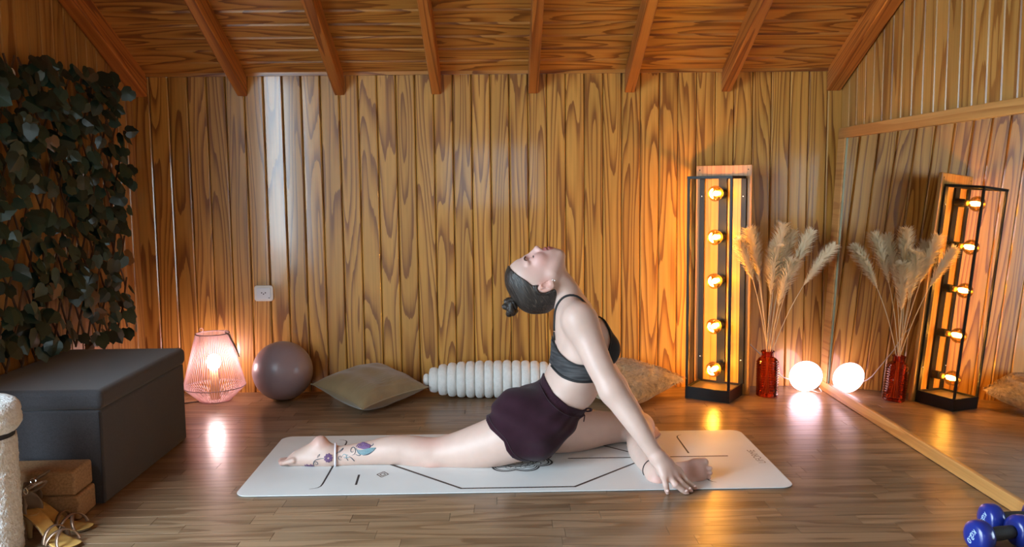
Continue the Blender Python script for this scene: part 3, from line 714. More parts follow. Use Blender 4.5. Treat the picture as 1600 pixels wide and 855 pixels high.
# ------------------------------------------------------------------ yoga mat with printed guide lines
def text_mesh(s, size, nm='txt', bold=0.):
    cu = bpy.data.curves.new(nm, 'FONT'); cu.body = s; cu.size = size; cu.align_x = 'CENTER'; cu.align_y = 'CENTER'; cu.offset = bold
    t = bpy.data.objects.new(nm, cu); COL.objects.link(t); bpy.context.view_layer.update()
    me = bpy.data.meshes.new_from_object(t.evaluated_get(bpy.context.evaluated_depsgraph_get())); bpy.data.objects.remove(t); return me
MAT_C = (.034, 3.116); MAT_R = .0067
def yoga_mat():
    e = empty('yoga_mat', (MAT_C[0], MAT_C[1], 0), MAT_R, 'white yoga mat with black guide lines under the woman', 'yoga mat')
    top = simple('mat_top', (.76, .78, .77), .5, bump=(500., .15, .001), noise_amt=.03, noise_scale=5.); und = simple('mat_under', (.06, .075, .075), .7)
    ink = simple('mat_ink', (.025, .022, .022), .6); ink2 = simple('mat_ink_brown', (.11, .07, .055), .6); gry = simple('mat_ink_grey', (.22, .22, .19), .6)
    def rrect(w_, h_, r_):
        pts = []
        for cx, cz, a0 in ((w_/2-r_, h_/2-r_, 0), (-w_/2+r_, h_/2-r_, 90), (-w_/2+r_, -h_/2+r_, 180), (w_/2-r_, -h_/2+r_, 270)):
            for k in range(9): a = math.radians(a0+11.25*k); pts.append((cx+r_*math.cos(a), cz+r_*math.sin(a)))
        return pts
    def slab(nm, w_, h_, z0, z1, mt):
        p = rrect(w_, h_, .045); n = len(p); v = [(x, yy, z0) for x, yy in p]+[(x, yy, z1) for x, yy in p]
        return link(nm, mesh(nm, v, [tuple(range(n-1, -1, -1)), tuple(range(n, 2*n))]+[(i, (i+1) % n, n+(i+1) % n, n+i) for i in range(n)], mt), e)
    slab('underside', 1.85, .68, .0003, .0022, und); slab('surface', 1.85, .68, .0022, .0042, top)
    zt = .0044
    def ribbon(pts, w_, nm='guide_line', mt=ink, z=zt, taper=False):
        v = []; f = []; P_ = [Vector((x, yy, 0)) for x, yy in pts]; n = len(P_)
        for i, p in enumerate(P_):
            t = (P_[min(i+1, n-1)]-P_[max(i-1, 0)]).normalized(); s_ = Vector((-t.y, t.x, 0))*w_/2*((1-.75*i/(n-1)) if taper else 1)
            v += [(p.x+s_.x, p.y+s_.y, z), (p.x-s_.x, p.y-s_.y, z)]
        for i in range(n-1): f.append((2*i, 2*i+1, 2*i+3, 2*i+2))
        return link(nm, mesh(nm, v, f, mt), e)
    def border(pts, w_):     # banded line: brown core, dark edges and small cross marks
        ribbon(pts, w_, 'guide_band', ink2)
        for s in (-1, 1):
            P_ = [Vector((x, yy, 0)) for x, yy in pts]; q = []
            for i, p in enumerate(P_):
                t = (P_[min(i+1, len(P_)-1)]-P_[max(i-1, 0)]).normalized(); q.append((p.x-t.y*s*w_*.42, p.y+t.x*s*w_*.42))
            ribbon(q, w_*.2, 'guide_line', ink, zt+.0002)
        mb = MB()
        for (a, b_) in zip(pts[:-1], pts[1:]):
            A, B = Vector((*a, 0)), Vector((*b_, 0)); l_ = (B-A).length; t = (B-A)/l_; s_ = Vector((-t.y, t.x, 0)); k = 0.
            while k < l_:
                c_ = A+t*k; mb.add([(c_+t*.004+s_*0).to_tuple()[:2]+(zt+.0003,), (c_+s_*w_*.33).to_tuple()[:2]+(zt+.0003,), (c_-t*.004).to_tuple()[:2]+(zt+.0003,), (c_-s_*w_*.33).to_tuple()[:2]+(zt+.0003,)], [(0, 1, 2, 3)]); k += .013
        mb.build('guide_marks', ink, e)
    Yf = MATPTS['hexf']; Yb = -Yf
    border([(MATPTS['hx0'], 0), (MATPTS['hx1'], Yf), (MATPTS['hx2'], Yf), (MATPTS['hx3'], 0), (MATPTS['hx2'], Yb), (MATPTS['hx1'], Yb), (MATPTS['hx0'], 0)], .0105)
    border([(MATPTS['hx0'], 0), (-.20, 0)], .008); border([(.20, 0), (.79, 0)], .0085)
    for p in MATPTS['lines']: ribbon(p, .0075, taper=False)
    for p in MATPTS['hooks']: ribbon(p, .007, taper=True)
    # small grey tick at the rear end
    ribbon([(-.845, 0), (-.80, .004), (-.76, .003)], .016, 'guide_mark', gry, taper=True)
    # diamond marks
    for (cx, cy) in MATPTS['dia']:
        mb = MB()
        for (a, b_, w_) in ((.020, .030, .0022), (.010, .016, .002)):
            for s0, s1 in (((a, 0), (0, b_)), ((0, b_), (-a, 0)), ((-a, 0), (0, -b_)), ((0, -b_), (a, 0))):
                A, B = Vector((cx+s0[0], cy+s0[1], zt)), Vector((cx+s1[0], cy+s1[1], zt)); t = (B-A).normalized(); s_ = Vector((-t.y, t.x, 0))*w_; mb.add([A-s_, B-s_, B+s_, A+s_], [(0, 1, 2, 3)])
        mb.build('diamond_mark', ink2, e)
    # mandala
    mb = MB(); mc = MATPTS['mandala']
    def ring(r, w_, n=64, lob=0, amp=0., ph=0.):
        for k in range(n):
            q = []
            for kk in (k, k+1):
                a = 2*math.pi*kk/n; rr = r+amp*abs(math.sin(lob*a/2+ph)); q.append(((rr-w_)*math.cos(a), (rr-w_)*math.sin(a))); q.append(((rr+w_)*math.cos(a), (rr+w_)*math.sin(a)))
            mb.add([(mc[0]+x, mc[1]+yy, zt) for x, yy in q], [(0, 1, 3, 2)])
    for r, w_, lb, am, ph in ((.118, .0042, 8, .022, 0), (.108, .003, 8, .020, 0), (.097, .0018, 16, .011, 0), (.084, .0022, 0, 0, 0), (.067, .0022, 16, .012, .4), (.053, .002, 8, .012, .8), (.036, .002, 8, .013, 0), (.020, .002, 0, 0, 0)): ring(r, w_, 128, lb, am, ph)
    for k in range(32):
        a = 2*math.pi*k/32; c_, s_ = math.cos(a), math.sin(a); mb.add([(mc[0]+c_*r-s_*w_, mc[1]+s_*r+c_*w_, zt) for r, w_ in ((.084, -.0018), (.101, 0), (.084, .0018))], [(0, 1, 2)])
    mb.build('mandala', ink, e)
    # lettering across the front end
    me = text_mesh('LIFORME', .040, 'lettering', -.0004); me.materials.clear(); me.materials.append(ink2)
    o = link('lettering', me, e, (MATPTS['txt'][0], MATPTS['txt'][1], zt), (0, 0, math.pi/2)); o.scale = (1.0, 1.0, 1)
MATPTS = dict(hexf=-.302, hx0=-.485, hx1=-.182, hx2=.197, hx3=.50,
    lines=[[(-.5455, -.145), (-.540, -.250)], [(-.5455, .145), (-.540, .250)], [(.5455, .145), (.540, .250)]],
    hooks=[[(-.655, -.04), (-.655, -.235), (-.657, -.258), (-.664, -.272), (-.676, -.280), (-.690, -.283)], [(-.655, .04), (-.655, .235), (-.657, .258), (-.664, .272), (-.676, .280), (-.690, .283)],
           [(.653, .04), (.653, .245), (.656, .262), (.664, .274), (.676, .281)], [(.653, -.04), (.653, -.245), (.656, -.262), (.664, -.274), (.676, -.281)]],
    dia=[(-.463, -.146), (-.463, .146)], mandala=(.004, -.002), txt=(.893, -.010))
yoga_mat()
# ------------------------------------------------------------------ dumbbells at the right edge
def dumbbells():
    blue = simple('dumbbell_blue', (.012, .030, .26), .28, coat=.3); blk = simple('dumbbell_grip', (.022, .026, .028), .6, bump=(300., .4, .002)); wh = simple('dumbbell_print', (.45, .62, .85), .5)
    hp = [(0, 0), (.020, 0), (.034, .003), (.042, .010), (.044, .020), (.044, .034), (.040, .043), (.028, .050), (.0, .050)]
    def one(loc, rz, label):
        e = empty('dumbbell', loc, rz, label, 'dumbbell', 'blue dumbbells by the mirror')
        for s in (0, 1):
            h = MB().lathe(hp, 8 if False else 28).build('head', blue, e, (0 if s == 0 else .185, 0, .0445), (0, math.pi/2 if s == 0 else -math.pi/2, 0), smooth=True)
            if s == 0:
                me = text_mesh('2.0', .022, 'lettering', .0004); me.materials.clear(); me.materials.append(wh); link('lettering', me, h, (.006, .004, -.0004), (math.pi, 0, math.radians(35)))
                me = text_mesh('KG', .018, 'lettering', .0004); me.materials.clear(); me.materials.append(wh); link('lettering', me, h, (-.012, -.004, -.0004), (math.pi, 0, math.radians(35)))
        MB().lathe([(0, .045), (.017, .045), (.018, .06), (.0195, .0925), (.018, .125), (.017, .14), (0, .14)], 20).build('grip', blk, e, (0, 0, .0445), (0, math.pi/2, 0), smooth=True)
    one((1.263, 2.262, 0), math.radians(14), 'blue dumbbell with black grip and white 2.0 KG print, farther from mirror')
    one((1.362, 2.385, 0), math.radians(4), 'blue dumbbell with black grip lying closest to the mirror rail')
dumbbells()
BODY=[
('torso','el',(0.1358,3.1200,0.1602),(0.1150,0.1650,0.1050),-40.0,0.0300),
('torso','ch',[(0.1735,3.1200,0.1885,0.0920),(0.2184,3.1200,0.2548,0.0870),(0.2607,3.1200,0.3232,0.0900),(0.2796,3.1200,0.3963,0.0920),(0.2751,3.1200,0.4718,0.0880),(0.2613,3.1200,0.5260,0.0700)],0.0300,1.420),
('torso','el',(0.2607,3.1200,0.3208),(0.1080,0.1420,0.0850),-25.0,0.0300),
('torso','el',(0.2819,3.1200,0.4128),(0.1020,0.1500,0.1100),-5.0,0.0300),
('torso','el',(0.3506,3.0480,0.4233),(0.0600,0.0620,0.0620),10.0,0.0250),
('torso','el',(0.3263,3.0550,0.4822),(0.0450,0.0550,0.0500),20.0,0.0300),
('torso','el',(0.3671,3.1920,0.3958),(0.0600,0.0620,0.0620),10.0,0.0250),
('torso','el',(0.3402,3.1850,0.4600),(0.0450,0.0550,0.0500),20.0,0.0300),
('torso','el',(0.2141,3.0450,0.4968),(0.0280,0.0500,0.0750),-8.0,0.0300),
('torso','el',(0.2246,3.1950,0.4717),(0.0280,0.0500,0.0750),-8.0,0.0300),
('torso','el',(0.2699,3.1200,0.2541),(0.0750,0.1050,0.0600),-50.0,0.0300),
('torso','ch',[(0.2568,3.1200,0.5564,0.0560),(0.2269,3.1200,0.6221,0.0500),(0.1901,3.1200,0.6691,0.0490)],0.0300,1.060),
('torso','rc',(0.2337,3.0900,0.5841),(0.2558,2.9750,0.5504),0.0400,0.0470,0.0300,1.000),
('torso','rc',(0.2887,3.0900,0.5580),(0.2784,2.9800,0.5583),0.0170,0.0160,0.0200,1.000),
('torso','rc',(0.2383,3.1500,0.5760),(0.2807,3.2650,0.5061),0.0400,0.0470,0.0300,1.000),
('torso','rc',(0.2943,3.1500,0.5493),(0.3046,3.2600,0.5163),0.0170,0.0160,0.0200,1.000),
('torso','rc',(0.1623,3.0750,0.6696),(0.2851,3.1000,0.5822),0.0140,0.0120,0.0200,1.000),
('torso','rc',(0.1671,3.1650,0.6598),(0.2888,3.1400,0.5767),0.0140,0.0120,0.0200,1.000),
('torso','el',(0.0572,3.0500,0.1896),(0.0950,0.0850,0.0880),0.0,0.0300),
('torso','el',(0.0913,3.2000,0.1564),(0.0950,0.0850,0.0880),0.0,0.0300),
('legr','ch',[(0.1095,3.0500,0.1326,0.0980),(0.0267,3.0550,0.1087,0.0940),(-0.0636,3.0650,0.0775,0.0845),(-0.1733,3.0800,0.0494,0.0675),(-0.2620,3.0850,0.0408,0.0545),(-0.3228,3.0900,0.0436,0.0510)],0.0300,1.000),
('legr','ch',[(-0.2902,3.0880,0.0414,0.0500),(-0.3791,3.0950,0.0481,0.0520),(-0.4490,3.0950,0.0462,0.0470),(-0.5283,3.0950,0.0389,0.0410),(-0.6030,3.0950,0.0304,0.0368),(-0.6379,3.0950,0.0297,0.0365)],0.0250,1.000),
('legr','el',(-0.2613,3.0700,0.0157),(0.0400,0.0400,0.0220),0.0,0.0200),
('legr','el',(-0.3887,3.1000,0.0630),(0.0750,0.0450,0.0300),0.0,0.0300),
('legr','ch',[(-0.6354,3.0950,0.0345,0.0360),(-0.6796,3.0950,0.0327,0.0370),(-0.7322,3.0900,0.0266,0.0270),(-0.7729,3.0850,0.0217,0.0195)],0.0200,1.250),
('legr','rc',(-0.6444,3.0950,0.0441),(-0.6687,3.0950,0.0827),0.0300,0.0245,0.0200,1.000),
('legr','rc',(-0.6712,3.0950,0.0780),(-0.7516,3.0950,0.0361),0.0200,0.0180,0.0200,1.300),
('legr','rc',(-0.7616,3.0580,0.0290),(-0.7964,3.0580,0.0200),0.0105,0.0085,0.0060,1.000),
('legr','rc',(-0.7658,3.0750,0.0236),(-0.8077,3.0750,0.0147),0.0110,0.0090,0.0060,1.000),
('legr','rc',(-0.7701,3.0920,0.0182),(-0.8144,3.0920,0.0116),0.0115,0.0095,0.0060,1.000),
('legr','rc',(-0.7741,3.1080,0.0131),(-0.8186,3.1080,0.0077),0.0120,0.0100,0.0060,1.000),
('legr','rc',(-0.7785,3.1260,0.0073),(-0.8209,3.1260,0.0055),0.0150,0.0130,0.0060,1.000),
('legr','el',(-0.6358,3.0620,0.0354),(0.0120,0.0100,0.0120),0.0,0.0150),
('legl','ch',[(0.2017,3.2000,0.0983,0.0960),(0.2839,3.2300,0.0813,0.0820),(0.3872,3.2800,0.0707,0.0640),(0.4846,3.3200,0.0632,0.0560),(0.5288,3.3300,0.0572,0.0540)],0.0300,1.000),
('legl','ch',[(0.5288,3.3300,0.0572,0.0520),(0.5163,3.2200,0.0487,0.0540),(0.5060,3.1100,0.0355,0.0520),(0.5110,3.0000,0.0252,0.0420),(0.5171,2.9050,0.0220,0.0345)],0.0300,1.000),
('legl','rc',(0.5171,2.9050,0.0220),(0.5194,2.8680,0.0053),0.0340,0.0285,0.0200,1.000),
('legl','rc',(0.5136,2.8850,0.0130),(0.5242,2.8580,-0.0002),0.0240,0.0180,0.0200,1.000),
('legl','ch',[(0.5258,2.8800,0.0191,0.0310),(0.5769,2.8950,0.0223,0.0310),(0.6218,2.9000,0.0290,0.0290),(0.6592,2.9000,0.0398,0.0260)],0.0200,1.000),
('legl','ch',[(0.5194,2.8680,0.0053,0.0265),(0.5774,2.8750,0.0066,0.0240),(0.6200,2.8700,0.0121,0.0260),(0.6604,2.8750,0.0121,0.0225)],0.0200,1.000),
('legl','el',(0.6471,2.8750,0.0347),(0.0350,0.0240,0.0420),10.0,0.0200),
('legl','rc',(0.6622,2.8850,0.0559),(0.6797,2.8850,0.0590),0.0175,0.0155,0.0060,1.000),
('legl','rc',(0.6700,2.8800,0.0395),(0.6976,2.8720,0.0417),0.0098,0.0088,0.0040,1.000),
('legl','rc',(0.6702,2.8800,0.0237),(0.6989,2.8720,0.0249),0.0092,0.0082,0.0040,1.000),
('legl','rc',(0.6660,2.8800,0.0092),(0.6937,2.8720,0.0093),0.0088,0.0078,0.0040,1.000),
('legl','rc',(0.6596,2.8800,-0.0031),(0.6840,2.8720,-0.0052),0.0084,0.0074,0.0040,1.000),
('armr','ch',[(0.2700,2.9850,0.5330,0.0580),(0.2914,2.9550,0.4774,0.0525),(0.3244,2.9150,0.3958,0.0470),(0.3652,2.8750,0.3137,0.0425)],0.0300,1.000),
('armr','el',(0.2664,2.9700,0.5309),(0.0520,0.0500,0.0620),-15.0,0.0300),
('armr','ch',[(0.3652,2.8750,0.3137,0.0425),(0.3993,2.8550,0.2678,0.0425),(0.4435,2.8200,0.2024,0.0355),(0.4788,2.8000,0.1448,0.0285),(0.5005,2.7900,0.1130,0.0262)],0.0250,1.000),
('armr','rc',(0.5025,2.7850,0.1066),(0.5174,2.7480,0.0597),0.0195,0.0125,0.0180,1.000),
('armr','rc',(0.5046,2.7859,0.1064),(0.5346,2.7560,0.0578),0.0195,0.0140,0.0180,1.000),
('armr','rc',(0.5069,2.7874,0.1065),(0.5537,2.7680,0.0589),0.0195,0.0145,0.0180,1.000),
('armr','rc',(0.5091,2.7895,0.1068),(0.5721,2.7860,0.0612),0.0195,0.0145,0.0180,1.000),
('armr','el',(0.5247,2.7880,0.0755),(0.0240,0.0260,0.0360),30.0,0.0150),
('fing','rc',(0.5174,2.7480,0.0597),(0.5220,2.7380,0.0310),0.0110,0.0092,0.0070,1.000),
('fing','rc',(0.5220,2.7380,0.0310),(0.5260,2.7402,0.0154),0.0092,0.0083,0.0040,1.000),
('fing','rc',(0.5260,2.7402,0.0154),(0.5292,2.7420,0.0027),0.0083,0.0066,0.0040,1.000),
('fing','rc',(0.5346,2.7560,0.0578),(0.5532,2.7380,0.0338),0.0120,0.0102,0.0070,1.000),
('fing','rc',(0.5532,2.7380,0.0338),(0.5751,2.7402,0.0161),0.0102,0.0092,0.0040,1.000),
('fing','rc',(0.5751,2.7402,0.0161),(0.5929,2.7420,0.0017),0.0092,0.0073,0.0040,1.000),
('fing','rc',(0.5537,2.7680,0.0589),(0.5746,2.7560,0.0336),0.0123,0.0105,0.0070,1.000),
('fing','rc',(0.5746,2.7560,0.0336),(0.5928,2.7565,0.0171),0.0105,0.0095,0.0040,1.000),
('fing','rc',(0.5928,2.7565,0.0171),(0.6076,2.7570,0.0036),0.0095,0.0076,0.0040,1.000),
('fing','rc',(0.5721,2.7860,0.0612),(0.5948,2.7770,0.0357),0.0123,0.0105,0.0070,1.000),
('fing','rc',(0.5948,2.7770,0.0357),(0.6130,2.7797,0.0174),0.0105,0.0095,0.0040,1.000),
('fing','rc',(0.6130,2.7797,0.0174),(0.6279,2.7820,0.0024),0.0095,0.0076,0.0040,1.000),
('fing','rc',(0.5291,2.7884,0.0923),(0.5695,2.8150,0.0427),0.0170,0.0125,0.0100,1.000),
('fing','rc',(0.5695,2.8150,0.0427),(0.5833,2.8080,0.0186),0.0125,0.0090,0.0050,1.000),
('arml','ch',[(0.2944,3.2550,0.4903,0.0580),(0.3293,3.2900,0.4050,0.0520),(0.4394,3.3600,0.2175,0.0420)],0.0300,1.000),
('arml','el',(0.2944,3.2550,0.4903),(0.0520,0.0500,0.0620),-15.0,0.0300),
('arml','ch',[(0.4394,3.3600,0.2175,0.0420),(0.4821,3.3750,0.1489,0.0410),(0.5526,3.4000,0.0528,0.0262)],0.0250,1.000),
('arml','rc',(0.5526,3.4000,0.0528),(0.5673,3.3950,0.0278),0.0200,0.0140,0.0150,1.000),
('arml','rc',(0.5526,3.4000,0.0528),(0.5764,3.4110,0.0231),0.0200,0.0140,0.0150,1.000),
('arml','rc',(0.5526,3.4000,0.0528),(0.5856,3.4270,0.0184),0.0200,0.0140,0.0150,1.000),
('arml','rc',(0.5526,3.4000,0.0528),(0.5948,3.4430,0.0137),0.0200,0.0140,0.0150,1.000),
('fing2','rc',(0.5673,3.3950,0.0278),(0.5797,3.3701,0.0319),0.0115,0.0102,0.0060,1.000),
('fing2','rc',(0.5797,3.3701,0.0319),(0.5920,3.3452,0.0120),0.0102,0.0078,0.0040,1.000),
('fing2','rc',(0.5764,3.4110,0.0231),(0.5882,3.3850,0.0296),0.0115,0.0102,0.0060,1.000),
('fing2','rc',(0.5882,3.3850,0.0296),(0.6000,3.3589,0.0120),0.0102,0.0078,0.0040,1.000),
('fing2','rc',(0.5856,3.4270,0.0184),(0.5968,3.3999,0.0272),0.0115,0.0102,0.0060,1.000),
('fing2','rc',(0.5968,3.3999,0.0272),(0.6081,3.3728,0.0120),0.0102,0.0078,0.0040,1.000),
('fing2','rc',(0.5948,3.4430,0.0137),(0.6055,3.4149,0.0249),0.0115,0.0102,0.0060,1.000),
('fing2','rc',(0.6055,3.4149,0.0249),(0.6162,3.3867,0.0120),0.0102,0.0078,0.0040,1.000),
('fing2','rc',(0.5526,3.4000,0.0528),(0.5776,3.3650,0.0259),0.0160,0.0100,0.0080,1.000)
]
HEADO=(0.1485,3.1200,0.6533)
BRA=[(0.1440,0.4945),(0.1712,0.4873),(0.1801,0.4527),(0.1959,0.4202),(0.2231,0.3968),(0.2527,0.3837),(0.2846,0.3821),(0.3257,0.3909),(0.3622,0.4250),(0.3747,0.4595),(0.3712,0.4917),(0.3576,0.5217),(0.3417,0.5448),(0.3712,0.5742),(0.4848,0.5271),(0.4856,0.3541),(0.4057,0.3319),(0.3600,0.3186),(0.3165,0.3214),(0.2480,0.3258),(0.2046,0.3368),(0.1705,0.3627),(0.1318,0.3748)]
SHORTS=[(0.1081,0.3516),(0.1363,0.3328),(0.1734,0.2769),(0.2255,0.2333),(0.2824,0.2059),(0.2984,0.2080),(0.2846,0.1639),(0.2732,0.1454),(0.2434,0.1084),(0.1998,0.0739),(0.1722,0.0508),(0.1583,0.0251),(0.1353,0.0113),(0.0941,0.0166),(0.0531,0.0360),(0.0258,0.0575),(0.0056,0.0883),(-0.0032,0.1188),(-0.0280,0.1402),(-0.0506,0.1568),(-0.0663,0.1780),(-0.0405,0.2380),(0.0057,0.3068)]
WAISTLINE=[(0.1363,0.3328),(0.1734,0.2769),(0.2255,0.2333),(0.2824,0.2059)]
HEM_NEAR=[(-0.0663,0.1780),(-0.0506,0.1568),(-0.0280,0.1402),(-0.0032,0.1188),(0.0056,0.0883),(0.0258,0.0575),(0.0531,0.0360),(0.0941,0.0166),(0.1353,0.0113),(0.1583,0.0251)]
STRAP_NEAR=[(0.1724,0.4906),(0.1736,0.5180),(0.1795,0.5566),(0.1954,0.5859),(0.2225,0.6060),(0.2562,0.6011),(0.2967,0.5824),(0.3214,0.5640),(0.3417,0.5433)]
STRAP_FAR=[(0.1896,0.5362),(0.2231,0.5790),(0.2588,0.6072),(0.2991,0.5972),(0.3300,0.5633),(0.3609,0.5198)]
ARMHOLE=[(0.1735,0.4872),(0.1801,0.4527),(0.1959,0.4202),(0.2231,0.3968),(0.2527,0.3837),(0.2846,0.3821)]
ARMFRONT=[(0.3622,0.4250),(0.3747,0.4595),(0.3712,0.4917),(0.3576,0.5217),(0.3417,0.5448)]
UNDERBAND=[(0.1683,0.3651),(0.2046,0.3368),(0.2480,0.3258),(0.3165,0.3214),(0.3600,0.3209)]
ANKLET = [(-0.5971, 3.06, 0.0852), (-0.6064, 3.06, 0.0829), (-0.6141, 3.06, 0.0571), (-0.6162, 3.06, 0.0263), (-0.6112, 3.06, 0.0026), (-0.5996, 3.06, 0.0024)]
CORD = [(0.4958, 2.86, 0.0753), (0.4851, 2.86, 0.0598), (0.4808, 2.86, 0.0421), (0.4853, 2.86, 0.0242)]
NAILS=[((0.5292,2.7420,0.0027),(0.5220,2.7380,0.0310),0.0090),((0.5929,2.7420,0.0017),(0.5532,2.7380,0.0338),0.0090),((0.6076,2.7570,0.0036),(0.5746,2.7560,0.0336),0.0090),((0.6279,2.7820,0.0024),(0.5948,2.7770,0.0357),0.0090)]
FLUSH=[((-0.8115,3.0900,0.0146),(0.0500,0.0800,0.0400),1,0.45),((-0.6697,3.0900,0.0937),(0.0500,0.0600,0.0400),0,0.60),((-0.2674,3.0500,0.0954),(0.0900,0.1000,0.0400),0,0.50),((-0.2600,3.0500,0.0056),(0.0700,0.0700,0.0300),0,0.50),((0.6548,2.8700,0.0296),(0.0600,0.0600,0.0700),1,0.55),((0.5205,2.8500,0.0115),(0.0500,0.0500,0.0400),1,0.60),((0.5894,2.8700,0.0215),(0.0600,0.0600,0.0500),0,0.60),((0.5564,3.3300,0.0619),(0.0600,0.0800,0.0600),0,0.55),((0.5005,2.7900,0.1130),(0.0500,0.0500,0.0500),0,0.25),((0.5445,2.7645,0.0594),(0.0600,0.0600,0.0600),0,0.35),((0.3652,2.8750,0.3137),(0.0500,0.0500,0.0600),0,0.25),((0.5972,3.3600,0.0115),(0.0600,0.0800,0.0500),1,0.70),((0.2700,2.9850,0.5330),(0.0700,0.0600,0.0600),0,0.25),((0.5292,2.7420,0.0027),(0.0220,0.0220,0.0220),0,0.50),((0.5929,2.7420,0.0017),(0.0220,0.0220,0.0220),0,0.50),((0.6076,2.7570,0.0036),(0.0220,0.0220,0.0220),0,0.50),((0.6279,2.7820,0.0024),(0.0220,0.0220,0.0220),0,0.50)]
TAT=(-0.84486,0.14740,0.,0.,0.0002907,0.0003124)
ANK_W=((-0.6158,3.0950,0.0311),(0.9954,0.1500,-0.0246))
ANK_B=((0.5162,2.9192,0.0225),(0.0636,-0.9974,-0.0336))
# ------------------------------------------------------------------ the woman: one implicit body, meshed by surface nets
HF, HS, HU = np.array([-.48, 0, .877]), np.array([0, 1., 0]), np.array([-.877, 0, -.48])
HO = np.array(HEADO)
def hl(f, u, s=0.): return HO+HF*f+HU*u+HS*s
def roty(deg):
    a = math.radians(deg); return np.array([[math.cos(a), 0, math.sin(a)], [0, 1, 0], [-math.sin(a), 0, math.cos(a)]])
PR = []      # group, function, centre, bound, k, op
def add_rc(g, a, b, ra, rb, k, ys=1., op=1):
    a, b = np.array(a, float), np.array(b, float)
    def fn(P, a=a, b=b, ra=ra, rb=rb, ys=ys):
        q = P-a; ba = b-a
        if ys != 1.: q = q.copy(); q[:, 1] /= ys; ba = ba.copy(); ba[1] /= ys
        t = np.clip((q @ ba)/max(1e-12, ba @ ba), 0, 1)
        return np.linalg.norm(q-t[:, None]*ba, axis=1)-(ra+(rb-ra)*t)
    PR.append((g, fn, (a+b)/2, np.linalg.norm(b-a)/2+max(ra, rb)*max(1, ys), k, op))
def add_ch(g, pts, k, ys):
    p = np.array(pts, float); n = len(p); q = []
    for i in range(n-1):
        p0, p1, p2, p3 = p[max(i-1, 0)], p[i], p[i+1], p[min(i+2, n-1)]
        for t in (0, .167, .333, .5, .667, .833): q.append(.5*((2*p1)+(-p0+p2)*t+(2*p0-5*p1+4*p2-p3)*t*t+(-p0+3*p1-3*p2+p3)*t**3))
    q.append(p[-1]); q = np.array(q)
    def fn(P, q=q, ys=ys):
        P = P.copy(); P[:, 1] /= ys; D = np.full(len(P), 9.); Q = q.copy(); Q[:, 1] /= ys
        for a, b in zip(Q[:-1], Q[1:]):
            ba = b[:3]-a[:3]; w_ = P-a[:3]; t = np.clip((w_ @ ba)/max(1e-12, ba @ ba), 0, 1); D = np.minimum(D, np.sqrt(((w_-t[:, None]*ba)**2).sum(1))-(a[3]+(b[3]-a[3])*t))
        return D
    c = (p[:, :3].min(0)+p[:, :3].max(0))/2; PR.append((g, fn, c, (np.linalg.norm(p[:, :3]-c, axis=1)+p[:, 3]*max(1, ys)).max(), k, 1))
def add_el(g, c, r, R, k, op=1):
    c, r = np.array(c, float), np.array(r, float)
    def fn(P, c=c, r=r, R=R):
        q = (P-c) @ R; k0 = np.linalg.norm(q/r, axis=1); k1 = np.linalg.norm(q/(r*r), axis=1)
        return k0*(k0-1)/np.maximum(k1, 1e-9)
    PR.append((g, fn, c, r.max(), k, op))
for p in BODY:
    if p[1] == 'rc': add_rc(p[0], p[2], p[3], p[4], p[5], p[6], p[7])
    elif p[1] == 'ch': add_ch(p[0], p[2], p[3], p[4])
    else: add_el(p[0], p[2], p[3], roty(p[4]), p[5])
HR = np.stack([HF, HS, HU], 1)      # columns: local axes in world
def hel(f, u, s, rf, rs, ru, k, op=1, tilt=0., g='head'):
    R = HR
    if tilt:
        a = math.radians(tilt); c_, s_ = math.cos(a), math.sin(a); R = np.stack([HF*c_+HU*s_, HS, -HF*s_+HU*c_], 1)
    add_el(g, hl(f, u, s), (rf, rs, ru), R, k, op)
def hrc(a, b, ra, rb, k, op=1, g='head'): add_rc(g, hl(*a), hl(*b), ra, rb, k, 1., op)
hel(.006, .030, 0, .098, .073, .092, .02)            # cranium
hel(.052, .046, 0, .071, .063, .070, .02)            # forehead
hel(.050, -.025, 0, .062, .060, .080, .02)           # face mass
hrc((.030, -.055, 0), (.060, -.093, 0), .042, .022, .015)
for s in (-1, 1):
    hrc((.022, -.045, s*.048), (.062, -.095, s*.012), .020, .015, .02)     # jaw line
    hel(.086, -.028, s*.036, .022, .020, .022, .02)                        # cheek
    hrc((.110, .013, s*.010), (.098, .016, s*.048), .010, .008, .012)      # brow ridge
    hel(.116, -.004, s*.031, .014, .016, .011, .012, -1)                   # eye socket
    hel(.0945, -.006, s*.031, .0135, .0150, .0115, .004)                   # eyelid
    hel(.113, -.044, s*.0115, .0095, .0075, .0085, .006)                   # nostril wing
    hel(.1175, -.0515, s*.0065, .0045, .003, .004, .003, -1)               # nostril
    # ear
    hel(-.004, -.001, s*.079, .0200, .0075, .0325, .006, 1, -14)
    hel(.004, -.005, s*.0855, .0105, .0085, .0165, .002, -1, -14)
    hel(-.0085, .006, s*.0855, .0034, .0055, .0170, .002, -1, -14)
    hel(.004, -.027, s*.078, .0085, .0055, .0095, .005)
hel(.060, -.090, 0, .020, .022, .019, .012)           # chin
hel(.084, -.066, 0, .026, .030, .030, .015)           # muzzle
hrc((.111, .006, 0), (.1205, -.034, 0), .0090, .0095, .010)   # nose bridge
hel(.1215, -.040, 0, .0120, .0115, .0095, .006)       # nose tip
hel(.1060, -.0665, 0, .0085, .0250, .0060, .003)      # upper lip
hel(.1015, -.0770, 0, .0088, .0230, .0066, .003)      # lower lip
hel(.106, -.0718, 0, .010, .026, .0016, .002, -1)     # mouth line
